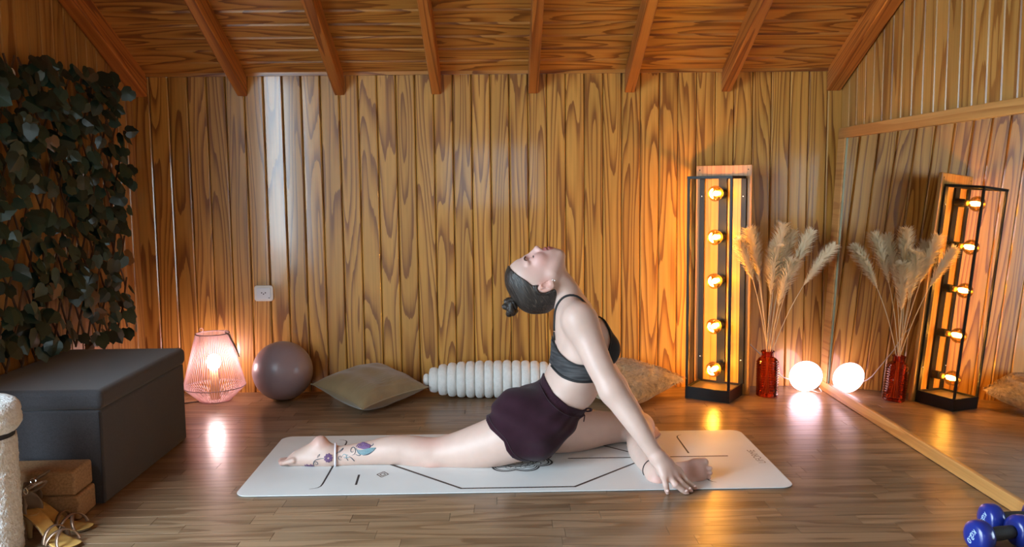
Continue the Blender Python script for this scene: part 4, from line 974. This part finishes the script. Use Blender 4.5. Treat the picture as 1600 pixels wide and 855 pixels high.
def sdf(P, groups=None, skip=()):
    D = np.full(len(P), .5)
    for g, fn, c, R, k, op in PR:
        if groups is not None and g not in groups: continue
        if g in skip: continue
        idx = np.nonzero(((P-c)**2).sum(1) < (R+.07)**2)[0]
        if not len(idx): continue
        d_ = fn(P[idx]); cur = D[idx]
        if op > 0:
            h = np.maximum(k-np.abs(cur-d_), 0)/k; D[idx] = np.minimum(cur, d_)-h*h*k*.25
        else:
            d_ = -d_; h = np.maximum(k-np.abs(cur-d_), 0)/k; D[idx] = np.maximum(cur, d_)+h*h*k*.25
    return D
def poly2(Q, poly):
    """signed distance to a polygon (negative inside); Q is (n,2)"""
    p = np.array(poly); n = len(p); d2 = np.full(len(Q), 1e9); ins = np.zeros(len(Q), bool)
    for i in range(n):
        a, b = p[i], p[(i+1) % n]; e = b-a; w_ = Q-a; t = np.clip((w_ @ e)/(e @ e), 0, 1); d2 = np.minimum(d2, ((w_-t[:, None]*e)**2).sum(1))
        c_ = ((a[1] > Q[:, 1]) != (b[1] > Q[:, 1]))
        with np.errstate(divide='ignore', invalid='ignore'): xx = (b[0]-a[0])*(Q[:, 1]-a[1])/(b[1]-a[1])+a[0]
        ins ^= c_ & (Q[:, 0] < xx)
    return np.where(ins, -1, 1)*np.sqrt(d2)
def nets(f, lo, hi, h, B=8, margin=.014):
    lo = np.array(lo); nb = np.ceil((np.array(hi)-lo)/(h*B)).astype(int); n = nb*B
    bi = np.stack(np.meshgrid(*[np.arange(k) for k in nb], indexing='ij'), -1).reshape(-1, 3)
    d_ = f(lo+(bi*B+(B-1)/2)*h); act = np.abs(d_) < B*h*.87+margin
    V = np.repeat(np.repeat(np.repeat(np.where(d_ < 0, -1., 1.).reshape(nb).astype(np.float32), B, 0), B, 1), B, 2)
    o = np.stack(np.meshgrid(*[np.arange(B)]*3, indexing='ij'), -1).reshape(-1, 3); ab = bi[act]
    for s in range(0, len(ab), 1500):
        q = (ab[s:s+1500, None, :]*B+o[None]).reshape(-1, 3); V[q[:, 0], q[:, 1], q[:, 2]] = f(lo+q*h)
    S = V < 0
    cnt = np.zeros(tuple(n-1), np.int8)
    for a in (0, 1):
        for b in (0, 1):
            for c_ in (0, 1): cnt += S[a:n[0]-1+a, b:n[1]-1+b, c_:n[2]-1+c_]
    cells = np.argwhere((cnt > 0) & (cnt < 8)); cid = np.full(tuple(n-1), -1, np.int32); cid[cells[:, 0], cells[:, 1], cells[:, 2]] = np.arange(len(cells))
    corners = [(a, b, c_) for a in (0, 1) for b in (0, 1) for c_ in (0, 1)]
    val = {c_: V[cells[:, 0]+c_[0], cells[:, 1]+c_[1], cells[:, 2]+c_[2]] for c_ in corners}
    acc = np.zeros((len(cells), 3)); num = np.zeros(len(cells))
    for c1 in corners:
        for ax in range(3):
            if c1[ax]: continue
            c2 = list(c1); c2[ax] = 1; c2 = tuple(c2); v1, v2 = val[c1], val[c2]; m_ = (v1 < 0) != (v2 < 0)
            t = np.where(m_, v1/np.where(m_, v1-v2, 1), 0); p = np.array(c1, float)[None]+t[:, None]*np.eye(3)[ax]; acc[m_] += p[m_]; num += m_
    verts = lo+(cells+acc/num[:, None])*h
    quads = []
    for ax in range(3):
        u, w_ = (ax+1) % 3, (ax+2) % 3
        sl1 = [slice(1, n[i]-1) for i in range(3)]; sl2 = list(sl1); sl1[ax] = slice(0, n[ax]-1); sl2[ax] = slice(1, n[ax])
        ch = S[tuple(sl1)] != S[tuple(sl2)]; e = np.argwhere(ch); off = np.ones(3, int); off[ax] = 0; e = e+off
        eu, ew = np.eye(3, dtype=int)[u], np.eye(3, dtype=int)[w_]
        q = np.stack([cid[tuple((e-x).T)] for x in (0*eu, eu, eu+ew, ew)], 1)
        flip = S[tuple(e.T)]; q[~flip] = q[~flip][:, ::-1]; quads.append(q[(q >= 0).all(1)])
    return verts, np.concatenate(quads)
def smooth_v(v, q, it=1, lam=.5, mask=None):
    for _ in range(it):
        s = np.zeros_like(v); c_ = np.zeros(len(v))
        for i in range(4):
            for j in ((i+1) % 4, (i+3) % 4):
                for a in range(3): s[:, a] += np.bincount(q[:, i], v[q[:, j], a], len(v))
                c_ += np.bincount(q[:, i], minlength=len(v))
        dv = lam*(s/np.maximum(c_, 1)[:, None]-v); v = v+(dv if mask is None else dv*mask[:, None])
    return v
def net_obj(name, v, q, mat, parent, origin):
    me = bpy.data.meshes.new(name); v = v-np.array(origin)
    me.vertices.add(len(v)); me.vertices.foreach_set('co', v.astype(np.float32).ravel())
    me.loops.add(len(q)*4); me.loops.foreach_set('vertex_index', q.astype(np.int32).ravel())
    me.polygons.add(len(q)); me.polygons.foreach_set('loop_start', np.arange(len(q), dtype=np.int32)*4)
    me.update(calc_edges=True); me.validate(); me.materials.append(mat); me.polygons.foreach_set('use_smooth', np.ones(len(me.polygons), bool))
    return link(name, me, parent)
PO = (.12, 3.12, 0.)
person = empty('person', PO, 0, 'woman in black sports bra and dark plum shorts, pigeon pose, head thrown back', 'person')
# ---- body
bv, bq = nets(sdf, (-.90, 2.66, .0), (.80, 3.50, .80), .0032)
bv = smooth_v(bv, bq, 1, .45)
_fine = (np.linalg.norm(bv-HO, axis=1) < .19) | ((bv[:, 0] > .44) & (bv[:, 2] < .16)) | (bv[:, 0] < -.64)
bv = smooth_v(bv, bq, 16, .5, (~_fine).astype(float)); bv[:, 2] = np.maximum(bv[:, 2], np.where((bv[:, 1] < 2.776), .0012, .0046))
skin, nt, b = newmat('skin')
at = N(nt, 'ShaderNodeAttribute'); at.attribute_name = 'skin_tone'; tcs = N(nt, 'ShaderNodeTexCoord')
nz = N(nt, 'ShaderNodeTexNoise', i_Scale=26., i_Detail=4.); L(nt, tcs.outputs['Object'], nz.inputs['Vector'])
hs = N(nt, 'ShaderNodeHueSaturation'); L(nt, at.outputs['Color'], hs.inputs['Color']); L(nt, math_(nt, 'MULTIPLY_ADD', nz.outputs['Fac'], .16, .92), hs.inputs['Value']); L(nt, hs.outputs[0], b.inputs['Base Color'])
b.inputs['Roughness'].default_value = .48; b.inputs['Subsurface Weight'].default_value = .12; b.inputs['Subsurface Radius'].default_value = (.012, .005, .003); b.inputs['Subsurface Scale'].default_value = 1.
nb_ = N(nt, 'ShaderNodeTexNoise', i_Scale=330., i_Detail=2.); L(nt, tcs.outputs['Object'], nb_.inputs['Vector']); bp = N(nt, 'ShaderNodeBump', i_Strength=.06, i_Distance=.001); L(nt, nb_.outputs['Fac'], bp.inputs['Height']); L(nt, bp.outputs[0], b.inputs['Normal'])
body = net_obj('body', bv, bq, skin, person, PO)
tone = np.tile(np.array([.63, .445, .37]), (len(bv), 1))
def blend(c_, r, col, amt, hard=1.):
    global tone
    d_ = np.linalg.norm((bv-np.array(c_))/np.array(r), axis=1); w_ = np.clip((1-d_)*hard, 0, 1)[:, None]*amt; tone = tone*(1-w_)+np.array(col)*w_
PINK = (.66, .36, .30); RED = (.58, .27, .22)
blend(hl(.07, -.02, 0), (.10, .12, .10), (.68, .40, .35), .8, 2.)
blend(hl(.085, -.03, -.04), (.035, .035, .035), (.66, .32, .28), .6, 1.5); blend(hl(.0, -.002, -.08), (.035, .03, .04), (.68, .34, .28), .7, 2)
blend(hl(.105, -.0665, 0), (.022, .034, .0125), (.33, .10, .095), .95, 3.6); blend(hl(.1025, -.0775, 0), (.021, .031, .0125), (.36, .115, .105), .95, 3.6)
blend(hl(.118, -.052, -.0065), (.007, .006, .007), (.12, .04, .03), .9, 2); blend(hl(.118, -.052, .0065), (.007, .006, .007), (.12, .04, .03), .9, 2)
for nm in FLUSH: blend(nm[0], nm[1], PINK if nm[2] == 0 else RED, nm[3], 1.4)
ca = body.data.color_attributes.new('skin_tone', 'FLOAT_COLOR', 'POINT'); ca.data.foreach_set('color', np.concatenate([tone, np.ones((len(tone), 1))], 1).astype(np.float32).ravel())
# ---- surface finding helpers
def near_y(x, z, groups, y0=2.70, y1=3.16, n=240):
    yy = np.linspace(y0, y1, n); P = np.stack([np.full(n, x), yy, np.full(n, z)], 1); d_ = sdf(P, groups); i = np.nonzero(d_ < 0)[0]
    if len(i) and i[0] > 0: a, b_ = d_[i[0]-1], d_[i[0]]; return yy[i[0]-1]+(yy[1]-yy[0])*a/(a-b_)
    return float(yy[i[0]]) if len(i) else None
def proj_s(p, groups, off=0., it=6):
    p = np.array(p, float)
    for _ in range(it):
        e = 1e-3; Q = np.stack([p]+[p+e*v for v in np.eye(3)]); d_ = sdf(Q, groups); g_ = (d_[1:]-d_[0])/e; nn = np.linalg.norm(g_)
        if nn < 1e-6: break
        p = p-g_/nn*(d_[0]-off)
    return p
def loc(pts): return [tuple(np.array(p)-np.array(PO)) for p in pts]
def resample(pts, n):
    P = np.array(pts, float); s = np.r_[0, np.cumsum(np.linalg.norm(np.diff(P, axis=0), axis=1))]; t = np.linspace(0, s[-1], n)
    # smooth (catmull style) through cubic-ish interpolation
    out = np.stack([np.interp(t, s, P[:, i]) for i in range(P.shape[1])], 1)
    for _ in range(3): out[1:-1] = .25*out[:-2]+.5*out[1:-1]+.25*out[2:]
    return out
# ---- sports bra
TG = ('torso',)
def bra_sdf(P):
    d_ = sdf(P, TG)-.0045-.0010*np.sin(P[:, 2]*420+P[:, 0]*60)*(P[:, 0] < .33)
    return np.maximum(d_, poly2(P[:, [0, 2]], BRA))
gv, gq = nets(bra_sdf, (.12, 2.90, .30), (.46, 3.34, .58), .0035); gv = smooth_v(gv, gq, 2, .4)
bm_, nt, b = newmat('bra_fabric'); tcs = N(nt, 'ShaderNodeTexCoord'); mp = N(nt, 'ShaderNodeMapping'); mp.inputs['Scale'].default_value = (12., 12., 130.); mp.inputs['Rotation'].default_value = (0, .12, 0); L(nt, tcs.outputs['Object'], mp.inputs['Vector'])
nz = N(nt, 'ShaderNodeTexNoise', i_Scale=1., i_Detail=3.); L(nt, mp.outputs[0], nz.inputs['Vector'])
sx = N(nt, 'ShaderNodeSeparateXYZ'); L(nt, tcs.outputs['Object'], sx.inputs[0])
band = math_(nt, 'LESS_THAN', sx.outputs[0], .195)      # heathered back band, plain black cups
rr_ = ramp(nt, [(.35, (.020, .020, .022)), (.7, (.075, .073, .075))]); L(nt, nz.outputs['Fac'], rr_.inputs[0]); L(nt, mixc(nt, band, (.009, .009, .010), rr_.outputs[0]), b.inputs['Base Color']); b.inputs['Roughness'].default_value = .8
bra = net_obj('sports_bra', gv, gq, bm_, person, PO)
blackel = simple('black_elastic', (.010, .010, .011), .65)
def edge_tube(name, xz, parent, r=.0032, off=.0045, groups=TG, n=26, flat=False, mat=None):
    pts = []
    for x, z in resample(xz, n):
        yy = near_y(x, z, groups)
        pts.append(proj_s((x, yy if yy is not None else 3.05, z), groups, off))
    MB().tube(loc(pts), r, 8).build(name, mat or blackel, parent, smooth=True)
edge_tube('trim', ARMHOLE, bra); edge_tube('trim', ARMFRONT, bra, r=.0028); edge_tube('trim', UNDERBAND, bra, r=.0045, off=.004)
SG = ('torso', 'armr', 'arml')
def strap(xz, y0, y1):
    P = resample([(x, 0, z) for x, z in xz], 34); pts = []
    for i, p in enumerate(P): pts.append(proj_s((p[0], y0+(y1-y0)*i/33, p[2]), SG, .0025, 10))
    MB().tube(loc(pts), .0042, 8).build('strap', blackel, bra, smooth=True)
strap(STRAP_NEAR, 3.055, 3.045); strap(STRAP_FAR, 3.185, 3.185)
# ---- shorts
LG = ('torso', 'legr', 'legl')
def fold(P):
    x, y_, z = P[:, 0], P[:, 1], P[:, 2]
    a = np.sin(62*(.75*x+.85*z)+9*x*x+5*np.sin(14*z+3*y_)); b_ = np.sin(95*(-.35*x+z)+6*np.sin(11*x)); w_ = np.clip((.27-z)/.15, 0, 1)
    return .0048*a*w_+.0024*b_
WL = np.array(WAISTLINE)
def shorts_sdf(P):
    d_ = sdf(P, LG)
    dw = poly2(P[:, [0, 2]], SHORTS)
    wv = np.min(np.stack([np.hypot(P[:, 0]-(a[0]+(b_[0]-a[0])*t), P[:, 2]-(a[1]+(b_[1]-a[1])*t)) for a, b_ in zip(WL[:-1], WL[1:]) for t in (0, .25, .5, .75, 1.)]), 0)
    band = np.clip((.030-wv)/.006, 0, 1)
    off = .0105+fold(P)*(1-band)-band*(.0045+.0012*np.sin(900*(P[:, 0]*.6-P[:, 2]*.8)+300*P[:, 1]))
    return np.maximum(d_-off, dw)
sv, sq = nets(shorts_sdf, (-.10, 2.90, .002), (.33, 3.38, .36), .0035); sv = smooth_v(sv, sq, 2, .4); sv[:, 2] = np.maximum(sv[:, 2], .005)
plum = simple('plum_fabric', (.027, .0075, .0145), .9, spec=.2, noise_amt=.12, noise_scale=30., bump=(700., .25, .001), sheen=.08)
shorts = net_obj('shorts', sv, sq, plum, person, PO)
hemm = simple('plum_hem', (.024, .009, .015), .85)
def shorts_tube(name, xz, r, off, y1=3.12, mat=hemm):
    pts = []
    for x, z in resample(xz, 40):
        P = np.stack([np.full(200, x), np.linspace(2.84, y1, 200), np.full(200, z)], 1); d_ = shorts_sdf(P)-.0005; i = np.nonzero(d_ < 0)[0]
        if len(i): pts.append((x, P[i[0], 1]-off, max(z, .007)))
    if len(pts) > 3: MB().tube(loc(resample(pts, 40)), r, 7).build(name, mat, shorts, smooth=True)
def inset(xz, dx, dz): return [(x+dx, z+dz) for x, z in xz]
shorts_tube('hem_piping', inset(HEM_NEAR, .012, .010), .0022, .0002)
shorts_tube('waist_seam', inset(WAISTLINE, -.018, -.024), .0018, .0002)
# drawstring bow at the front of the waistband
wq = np.array([WAISTLINE[-1][0]-.004, 3.06, WAISTLINE[-1][1]-.006])
for sgn, ln in ((1, .036), (-1, .030)):
    MB().tube(loc([wq+np.array([ln*(1-math.cos(t))*.5, -.004-.006*sgn*math.sin(t), -.004+.009*sgn*math.sin(t)*math.sin(t/2)+.006]) for t in [2*math.pi*k/16 for k in range(17)]]), .0024, 6).build('drawstring', hemm, shorts, smooth=True)
MB().tube(loc([wq, wq+np.array([.010, -.006, -.018]), wq+np.array([.006, -.008, -.040])]), .0022, 6).build('drawstring', hemm, shorts, smooth=True)
# ---- hair and bun
def hloc(P): Q = P-HO; return Q @ HF, Q @ HU, Q @ HS
HAIRP = [(.128, .078), (.108, .078), (.080, .066), (.050, .050), (.022, .038), (.016, .020), (.010, .030), (-.012, .030), (-.024, .012), (-.024, -.012), (-.034, -.032), (-.055, -.042), (-.082, -.044), (-.130, -.030), (-.130, .150), (.128, .150)]
def hair_sdf(P):
    f_, u_, s_ = hloc(P)
    d_ = sdf(P, ('head',))-.0065-.0011*np.sin(150*(u_*.7+f_*.35)+40*s_+3*np.sin(30*u_))
    lim = poly2(np.stack([f_, u_+.25*np.maximum(0, .06-np.abs(s_))*0], 1), HAIRP)
    return np.maximum(d_, lim)
hv, hq = nets(hair_sdf, tuple(HO-np.array([.17, .12, .14])), tuple(HO+np.array([.12, .12, .12])), .0032); hv = smooth_v(hv, hq, 2, .4)
hm, nt, b = newmat('dark_hair'); tcs = N(nt, 'ShaderNodeTexCoord'); mp = N(nt, 'ShaderNodeMapping'); mp.inputs['Rotation'].default_value = (0, math.radians(-62), 0); L(nt, tcs.outputs['Object'], mp.inputs['Vector'])
mp2 = N(nt, 'ShaderNodeMapping'); mp2.inputs['Scale'].default_value = (22., 160., 260.); L(nt, mp.outputs[0], mp2.inputs['Vector']); nz = N(nt, 'ShaderNodeTexNoise', i_Scale=1., i_Detail=3.); L(nt, mp2.outputs[0], nz.inputs['Vector'])
rr_ = ramp(nt, [(.3, (.010, .0085, .0075)), (.58, (.034, .026, .021)), (.78, (.13, .098, .075))]); L(nt, nz.outputs['Fac'], rr_.inputs[0]); L(nt, rr_.outputs[0], b.inputs['Base Color']); b.inputs['Roughness'].default_value = .42
bp = N(nt, 'ShaderNodeBump', i_Strength=.8, i_Distance=.004); L(nt, nz.outputs['Fac'], bp.inputs['Height']); L(nt, bp.outputs[0], b.inputs['Normal'])
hair = net_obj('hair', hv, hq, hm, person, PO)
bun = MB(); bc = hl(-.018, .150, 0)
def hpt(f_, u_, s_): return tuple(np.array(hl(f_, u_, s_))-np.array(PO))
for k, (r, t, du, df) in enumerate(((.020, .0115, 0, 0), (.013, .011, .012, -.004), (.017, .009, -.010, .006))):
    bun.tube([hpt(-.016+df+r*math.cos(a)*1.15, .146+du+.006*math.sin(2*a+k), r*math.sin(a)*1.05+.004*math.cos(a*2)) for a in [2*math.pi*i/28 for i in range(29)]], [t*(1+.18*math.sin(i*1.7+k)) for i in range(29)], 10)
bun.ell(hpt(-.016, .150, 0), (.017, .018, .017), 14, 10)
bun.ell(hpt(-.002, .130, 0), (.020, .022, .018), 14, 10)
bun.build('bun', hm, hair, smooth=True)
st = MB(); R6 = random.Random(8)
for k in range(14):
    a = R6.uniform(0, 6.28); p0 = np.array((-.014+.02*math.cos(a), .15+R6.uniform(-.02, .02), .02*math.sin(a))); d_ = np.array((math.cos(a), R6.uniform(.0, .8), math.sin(a)))*R6.uniform(.008, .02)
    st.tube([hpt(*p0), hpt(*(p0+d_*.6+np.array((.002, 0, 0)))), hpt(*(p0+d_))], [.0007, .0006, .0003], 4)
st.build('stray_hairs', hm, hair)
# ---- brows, lashes, earrings
dk = simple('brow_brown', (.085, .045, .032), .8); lk = simple('lash_dark', (.03, .018, .015), .7)
for s in (-1, 1):
    pts = [proj_s(hl(f_, u_, s*ss), ('head',), .0008) for f_, u_, ss in ((.117, .012, .016), (.115, .017, .026), (.109, .019, .036), (.100, .016, .046))]
    MB().tube(loc(resample(pts, 14)), [.0016+.0011*math.sin(math.pi*i/13) for i in range(14)], 6).build('eyebrow', dk, person, smooth=True)
    pts = [proj_s(hl(f_, u_, s*ss), ('head',), .0006) for f_, u_, ss in ((.108, -.012, .020), (.111, -.0145, .027), (.110, -.0145, .034), (.103, -.012, .044))]
    MB().tube(loc(resample(pts, 14)), .0013, 6).build('eyelashes', lk, person, smooth=True)
    er = simple('earring_pearl', (.85, .80, .75), .15, metal=.3) if s < 0 else bpy.data.materials['earring_pearl']
    mb = MB()
    for f_, u_ in ((.006, -.0335), (.001, -.039)): mb.ell(hpt(f_, u_, s*.0845), (.0028,)*3, 10, 8)
    mb.build('earring', er, person, smooth=True)
# ---- nails of the near hand
nl = simple('nail_pink', (.74, .52, .46), .25, coat=.4)
for (t_, p_, r) in NAILS:
    t_, p_ = np.array(t_), np.array(p_); d_ = (t_-p_)/np.linalg.norm(t_-p_); c_ = t_-d_*.003
    q = proj_s(c_+np.array([-.003, -.008, .012]), ('fing',), -.0006); nrm = Vector(q-c_).normalized(); z_ = nrm; x_ = Vector(d_)-z_*Vector(d_).dot(z_); x_.normalize(); y2 = z_.cross(x_)
    v = MB().ell((0, 0, 0), (.0068, .0050, .0016), 12, 8); rot = Matrix((x_, y2, z_)).transposed()
    v.v = [tuple(Vector(q)+rot @ Vector(w_)-Vector(PO)) for w_ in v.v]; v.build('fingernail', nl, person, smooth=True)
# ---- leg tattoo: thin inked lines laid on the skin of the lower leg
inkb = simple('tattoo_ink', (.055, .085, .12), .6); inkp = simple('tattoo_purple', (.17, .085, .20), .6); inkt = simple('tattoo_teal', (.22, .36, .40), .6)
LR = ('legr',)
def leg_pt(x, z, off=.0006):
    yy = near_y(x, z, LR, 2.95, 3.14, 160); return None if yy is None else (x, yy-off, z)
def T(px, py): return (TAT[0]+(px-TAT[2])*TAT[4], TAT[1]-(py-TAT[3])*TAT[5])     # sketch units -> leg side plane
def stroke(mb, pts, w_):
    q = [leg_pt(*T(*p)) for p in resample(pts, max(6, int(len(pts)*3)))]; q = [p for p in q if p]
    if len(q) > 2: MB().tube(loc(q), [w_*(.35+.65*math.sin(math.pi*(i+.4)/(len(q)))) for i in range(len(q))], 5).build('tattoo_line', mb, person, smooth=True)
def spiral(cx, cy, r, turns, a0, sg=1): return [(cx+r*(1-.8*i/24)*math.cos(a0+sg*turns*6.283*i/24), cy+r*(1-.8*i/24)*math.sin(a0+sg*turns*6.283*i/24)) for i in range(25)]
tb_, tp_, tt_ = inkb, inkp, inkt
stroke(tb_, [(535, 440), (540, 390), (575, 360), (630, 350), (680, 345)], .0013); stroke(tb_, spiral(575, 412, 34, 1.2, 2.4), .0012); stroke(tb_, [(590, 340), (600, 315), (628, 300), (615, 325), (595, 338)], .001)
for k in range(5): stroke(tp_, [(440+k*26, 475), (430+k*24-6, 450-(k % 2)*22), (425+k*26, 425-(k % 2)*12), (450+k*22, 455), (470+k*20, 475)], .0013)
for k in range(9):
    a = 2*math.pi*k/9; cx, cy = 728, 345; r = 52
    stroke(tp_, [(cx+12*math.cos(a), cy+12*math.sin(a)), (cx+r*.75*math.cos(a-.28), cy+r*.75*math.sin(a-.28)), (cx+r*math.cos(a), cy+r*math.sin(a)), (cx+r*.75*math.cos(a+.28), cy+r*.75*math.sin(a+.28)), (cx+12*math.cos(a), cy+12*math.sin(a))], .0022)
stroke(tb_, [(800, 315), (850, 290), (880, 268), (906, 250), (890, 275), (850, 300)], .0016); stroke(tb_, spiral(870, 350, 30, 1.1, 1.), .0012); stroke(tt_, spiral(925, 340, 34, 1.1, 3.), .0014); stroke(tt_, spiral(960, 330, 26, 1., 0.), .0014)
stroke(tb_, spiral(1020, 275, 46, 1.25, 1.7, -1), .0015); stroke(tb_, [(985, 340), (1010, 355), (1040, 385), (1048, 400), (1030, 372), (1000, 345)], .0016); stroke(tb_, [(935, 340), (960, 375), (970, 392), (950, 365)], .0013)
for (dx, dy, q) in ((0, 0, tp_), (18, 6, tp_), (36, 8, tp_), (52, 14, tp_), (70, 16, tp_)): stroke(q, [(1060+dx, 240+dy*.4), (1095+dx, 205+dy), (1135+dx*1.3, 198+dy*.8), (1180+dx, 215+dy), (1130+dx, 232+dy), (1080+dx, 245+dy*.5)], .0036)
for k in range(4): stroke(tt_, [(1065+k*8, 265+k*12), (1120+k*10, 275+k*13), (1180+k*8, 262+k*13), (1250+k*10, 245+k*8), (1312-k*6, 240+k*9)], .0024)
stroke(tb_, [(1180, 212), (1230, 225), (1265, 222), (1285, 205), (1270, 200)], .0016); stroke(tb_, [(1150, 320), (1200, 318), (1240, 300), (1280, 272), (1315, 242)], .0016); stroke(tb_, [(1060, 250), (1090, 290), (1130, 320), (1100, 330), (1060, 310)], .0016)
# ---- white anklet on the stretched leg, dark cord on the folded ankle
def ring_round(axis_pts, groups, c_, tdir, r_probe, off, rad, name, mat, label, n=30):
    t = np.array(tdir, float); t /= np.linalg.norm(t); u = np.cross(t, [0, 1, 0]); u /= np.linalg.norm(u); w_ = np.cross(t, u); pts = []
    for k in range(n+1):
        a = 2*math.pi*k/n; dr = u*math.cos(a)+w_*math.sin(a); s = np.linspace(0, r_probe, 80); d_ = sdf(np.array(c_)+s[:, None]*dr, groups); i = np.nonzero(d_ > off)[0]; rr = s[i[0]] if len(i) else r_probe
        p = np.array(c_)+dr*rr; p[2] = max(p[2], .0048+rad); pts.append(p)
    o = MB().tube([tuple(p) for p in pts], rad, 8, caps=False).build(name, mat, None, smooth=True); tag(o, label, 'anklet'); return o
ring_round(None, ('legr',), ANK_W[0], ANK_W[1], .09, .0035, .0036, 'anklet', simple('white_band', (.80, .76, .82), .5), 'white beaded anklet around the tattooed lower leg')
ring_round(None, ('legl',), ANK_B[0], ANK_B[1], .09, .0018, .0016, 'cord_anklet', simple('black_cord', (.012, .012, .014), .6), 'thin black cord anklet on the folded front leg')
